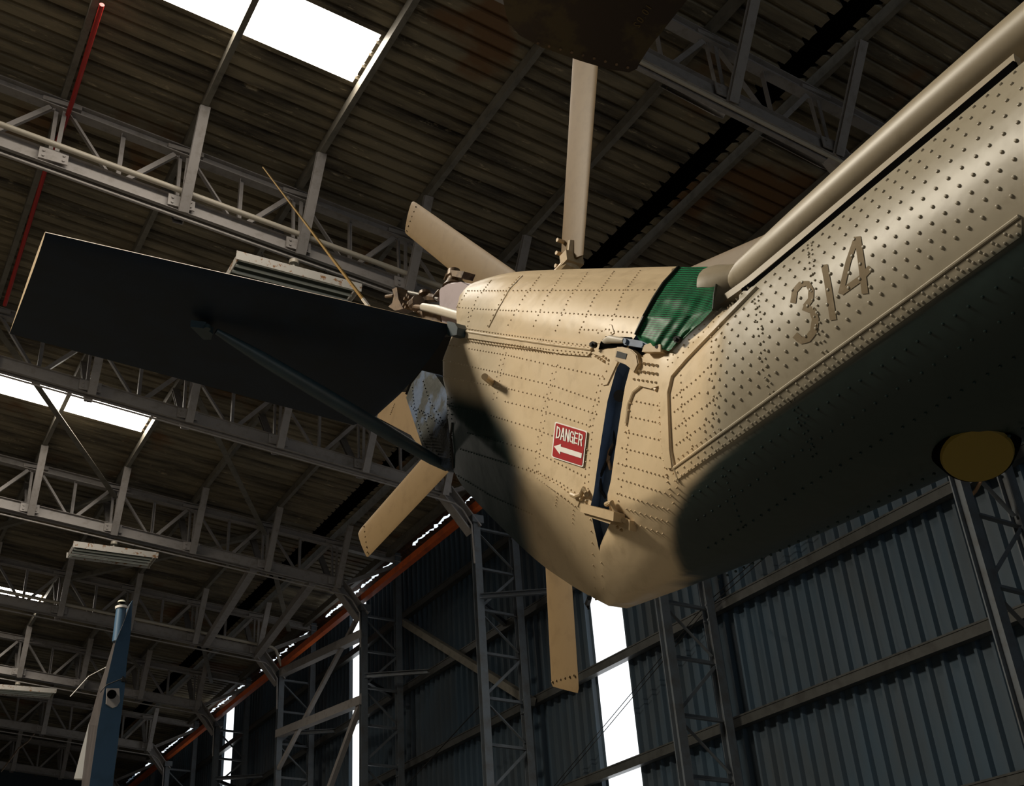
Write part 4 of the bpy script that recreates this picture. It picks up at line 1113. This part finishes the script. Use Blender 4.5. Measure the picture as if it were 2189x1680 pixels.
# ---- main rotor blade drooping into the top of the view
bm = B(); ZB = 3.55
out = [(1040, -160), (1083, 36), (1088, 52), (1110, 78), (1160, 105), (1240, 130), (1300, 148), (1345, 158), (1362, 150), (1385, 100), (1445, 30), (1600, -160)]
lo = [bm.verts.new(onZ(x, y, ZB)) for x, y in out]; hi = [bm.verts.new(onZ(x, y, ZB)+Vector((0, 0, .035))) for x, y in out]
bm.faces.new(lo); bm.faces.new(hi[::-1])
for k in range(len(lo)): bm.faces.new((lo[k], hi[k], hi[(k+1) % len(lo)], lo[(k+1) % len(lo)]))
bmesh.ops.bevel(bm, geom=[e for e in bm.edges if abs(e.verts[0].co.z-e.verts[1].co.z) < 1e-5], offset=.008, segments=2, affect='EDGES')
mrb = H('main_rotor_blade', bm, 'blade', None, False, 'dark brown main rotor blade tip')
bm = B(); zz = ZB-.002
def bpx(x, y): return onZ(x, y, zz)
O = (1384, 8); dirx = Vector((-.56, .83)); diry = Vector((.83, .56))   # the stencil runs down towards the blade tip
DG_ = {'1': [[(.5, 0), (.5, 1)]], '0': [[(.15, .2), (.35, 0), (.65, 0), (.85, .2), (.85, .8), (.65, 1), (.35, 1), (.15, .8), (.15, .2)]], '2': [[(.15, .8), (.35, 1), (.7, 1), (.85, .78), (.75, .55), (.15, 0), (.9, 0)]], '.': [[(.4, 0), (.6, 0.06)]]}
pos = 0
for ch in '10.02':
    wc = 11 if ch != '.' else 6
    for st in DG_[ch]:
        P = [Vector(O)+dirx*(pos+a*wc*.85)+diry*(-(b)*13+13) for a, b in st]
        for a, b in zip(P[:-1], P[1:]):
            d = (b-a); l = d.length or 1; nn = Vector((-d.y, d.x))/l*1.1
            bm.faces.new([bm.verts.new(bpx(*q)) for q in (a+nn, b+nn, b-nn, a-nn)])
    pos += wc+1.5
o = link('stencil', bm, 'blades'); o.parent = mrb; o['label'] = 'stencilled number 10.02'
bm = B()
for k in range(9):
    x = 1150+k*24; y = 92+k*6.5; disc(bm, onZ(x, y, ZB-.002), (0, 0, 1), .006, .006, 8)
o = link('tip_screws', bm, 'oily'); o.parent = mrb

# ---- yellow radar disc under the boom
bm = B(); hh = hit(2085, 955, 'b'); c = hh[0]+hh[1]*.01; n_ = Vector((-.42, -.25, -1)).normalized()
tube(bm, [c+n_*.012, c+n_*.02], [.078, .074], 36); dk = H('belly_disc', bm, 'yellow', None, True, 'yellow disc')
bm = B(); tube(bm, [c-n_*.03, c+n_*.012], [.10, .082], 36); H('disc_housing', bm, 'black', None, True)
bm = B(); tube(bm, [hp(1260, 1278, .0), onX(1256, 1290, 2.05), onX(1258, 1302, 2.05)], [.008, .01, .004], 6); H('drain_tie', bm, 'dark')

# ================================================================== SECOND AIRCRAFT'S TAIL FIN
YF = 9.0
fin2 = empty('parked_aircraft', tuple(onY(215, 1661, YF)))
tag(fin2, 'tall blue tail fin of another aircraft with a clear beacon on top, at lower left', 'aircraft')
lev = [ # (brown left, blue left, right) going down, px
 ((270, 1300), (279, 1290), (284, 1282)), ((256, 1335), (263, 1334), (281, 1330)), ((243, 1372), (247, 1372), (278, 1368)), ((228, 1420), (238, 1412), (272, 1408)),
 ((211, 1472), (222, 1480), (266, 1478)), ((190, 1548), (209, 1552), (257, 1550)), ((176, 1660), (193, 1664), (243, 1664)), ((166, 1760), (180, 1765), (232, 1765))]
bm = B(); bm2 = B(); rows = []
for bl_, l, r in lev:
    a = onY(*bl_, YF+.75); b = onY(*l, YF); c = onY(*r, YF+.02); d = c+Vector((.05, .8, 0))
    rows.append((a, b, c, d))
V1 = [[bm.verts.new(p) for p in r] for r in rows]
for r0, r1 in zip(V1[:-1], V1[1:]):
    f = bm.faces.new((r0[0], r0[1], r1[1], r1[0])); f.material_index = 1
    f = bm.faces.new((r0[1], r0[2], r1[2], r1[1])); f = bm.faces.new((r0[2], r0[3], r1[3], r1[2])); f = bm.faces.new((r0[3], r0[0], r1[0], r1[3]))
bm.faces.new(V1[0][::-1]); bm.faces.new(V1[-1])
FI = Matrix.Identity(4)
def FP(name, bm, m, smooth=False, label=None):
    o = link(name, bm, m, fin2, smooth)
    if label: o['label'] = label
    return o
FP('tail_fin', bm, ['bluefin', 'brownfin'])
bm = B(); tube(bm, [onY(252, 1372, YF+.12), onY(259, 1302, YF+.12)], [.045, .04], 12); FP('fin_cap', bm, 'bluefin', True)
bm = B(); tube(bm, [onY(259, 1301, YF+.12), onY(259, 1296, YF+.12)], .046, 14); FP('beacon_base', bm, 'white', True)
bm = B(); tube(bm, [onY(259, 1296, YF+.12), onY(260, 1288, YF+.12), onY(260, 1284, YF+.12)], [.036, .034, .026], 14); FP('beacon', bm, 'glass', True)
bm = B(); pl_ = [onY(x, y, YF-.03) for x, y in ((228, 1472), (254, 1472), (256, 1500), (250, 1510), (240, 1514), (226, 1505))]
pa = [bm.verts.new(p) for p in pl_]; pb_ = [bm.verts.new(p+Vector((0, -.012, 0))) for p in pl_]; bm.faces.new(pa); bm.faces.new(pb_[::-1])
for k in range(6): bm.faces.new((pa[k], pb_[k], pb_[(k+1) % 6], pa[(k+1) % 6]))
FP('fin_plate', bm, 'steel')
bm = B(); disc(bm, onY(239, 1484, YF-.048), (0, 1, 0), .034, .012, 20); FP('fin_hole', bm, 'black')
bm = B(); slab(bm, [(189, 1552), (176, 1664), (158, 1664), (170, 1610)], onY(176, 1610, YF+.8).x, onY(176, 1610, YF+.8).x+.02); bm.free()
bm = B(); a = [onY(x, y, YF+.85) for x, y in ((191, 1542), (176, 1664), (158, 1664), (172, 1610))]
vv = [bm.verts.new(p) for p in a]; vb = [bm.verts.new(p+Vector((.02, .05, 0))) for p in a]; bm.faces.new(vv); bm.faces.new(vb[::-1])
for k in range(4): bm.faces.new((vv[k], vb[k], vb[(k+1) % 4], vv[(k+1) % 4]))
FP('sunlit_sliver_paint', bm, 'white')  # white strip paints in the sunlit sliver beside the fin
bm = B(); tube(bm, [onY(214, 1480, YF), onY(228, 1464, YF-.02), onY(262, 1450, YF-.02)], .004, 6); disc(bm, onY(264, 1453, YF-.02), (0, 1, 0), .016, .03, 10); tube(bm, [onY(262, 1446, YF), onY(270, 1460, YF)], .008, 6); FP('fin_lead', bm, 'dark')
bm = B(); tube(bm, [onY(150, 1489, YF+1), onY(190, 1445, YF+1)], .004, 6); tube(bm, [onY(190, 1445, YF+1), onY(228, 1425, YF+.75)], .0025, 6, 0); FP('fin_whip', bm, 'white')
bm = B(); tube(bm, [onY(2, 1650, 34.85), onY(40, 1600, 34.85), onY(60, 1585, 34.85), onY(78, 1562, 34.85), onY(100, 1545, 34.85)], [.02, .03, .025, .03, .012], 6)
tag(link('frayed_rope', bm, 'oily', None, True), 'thin ragged rope rising from the lower left corner', 'rope')
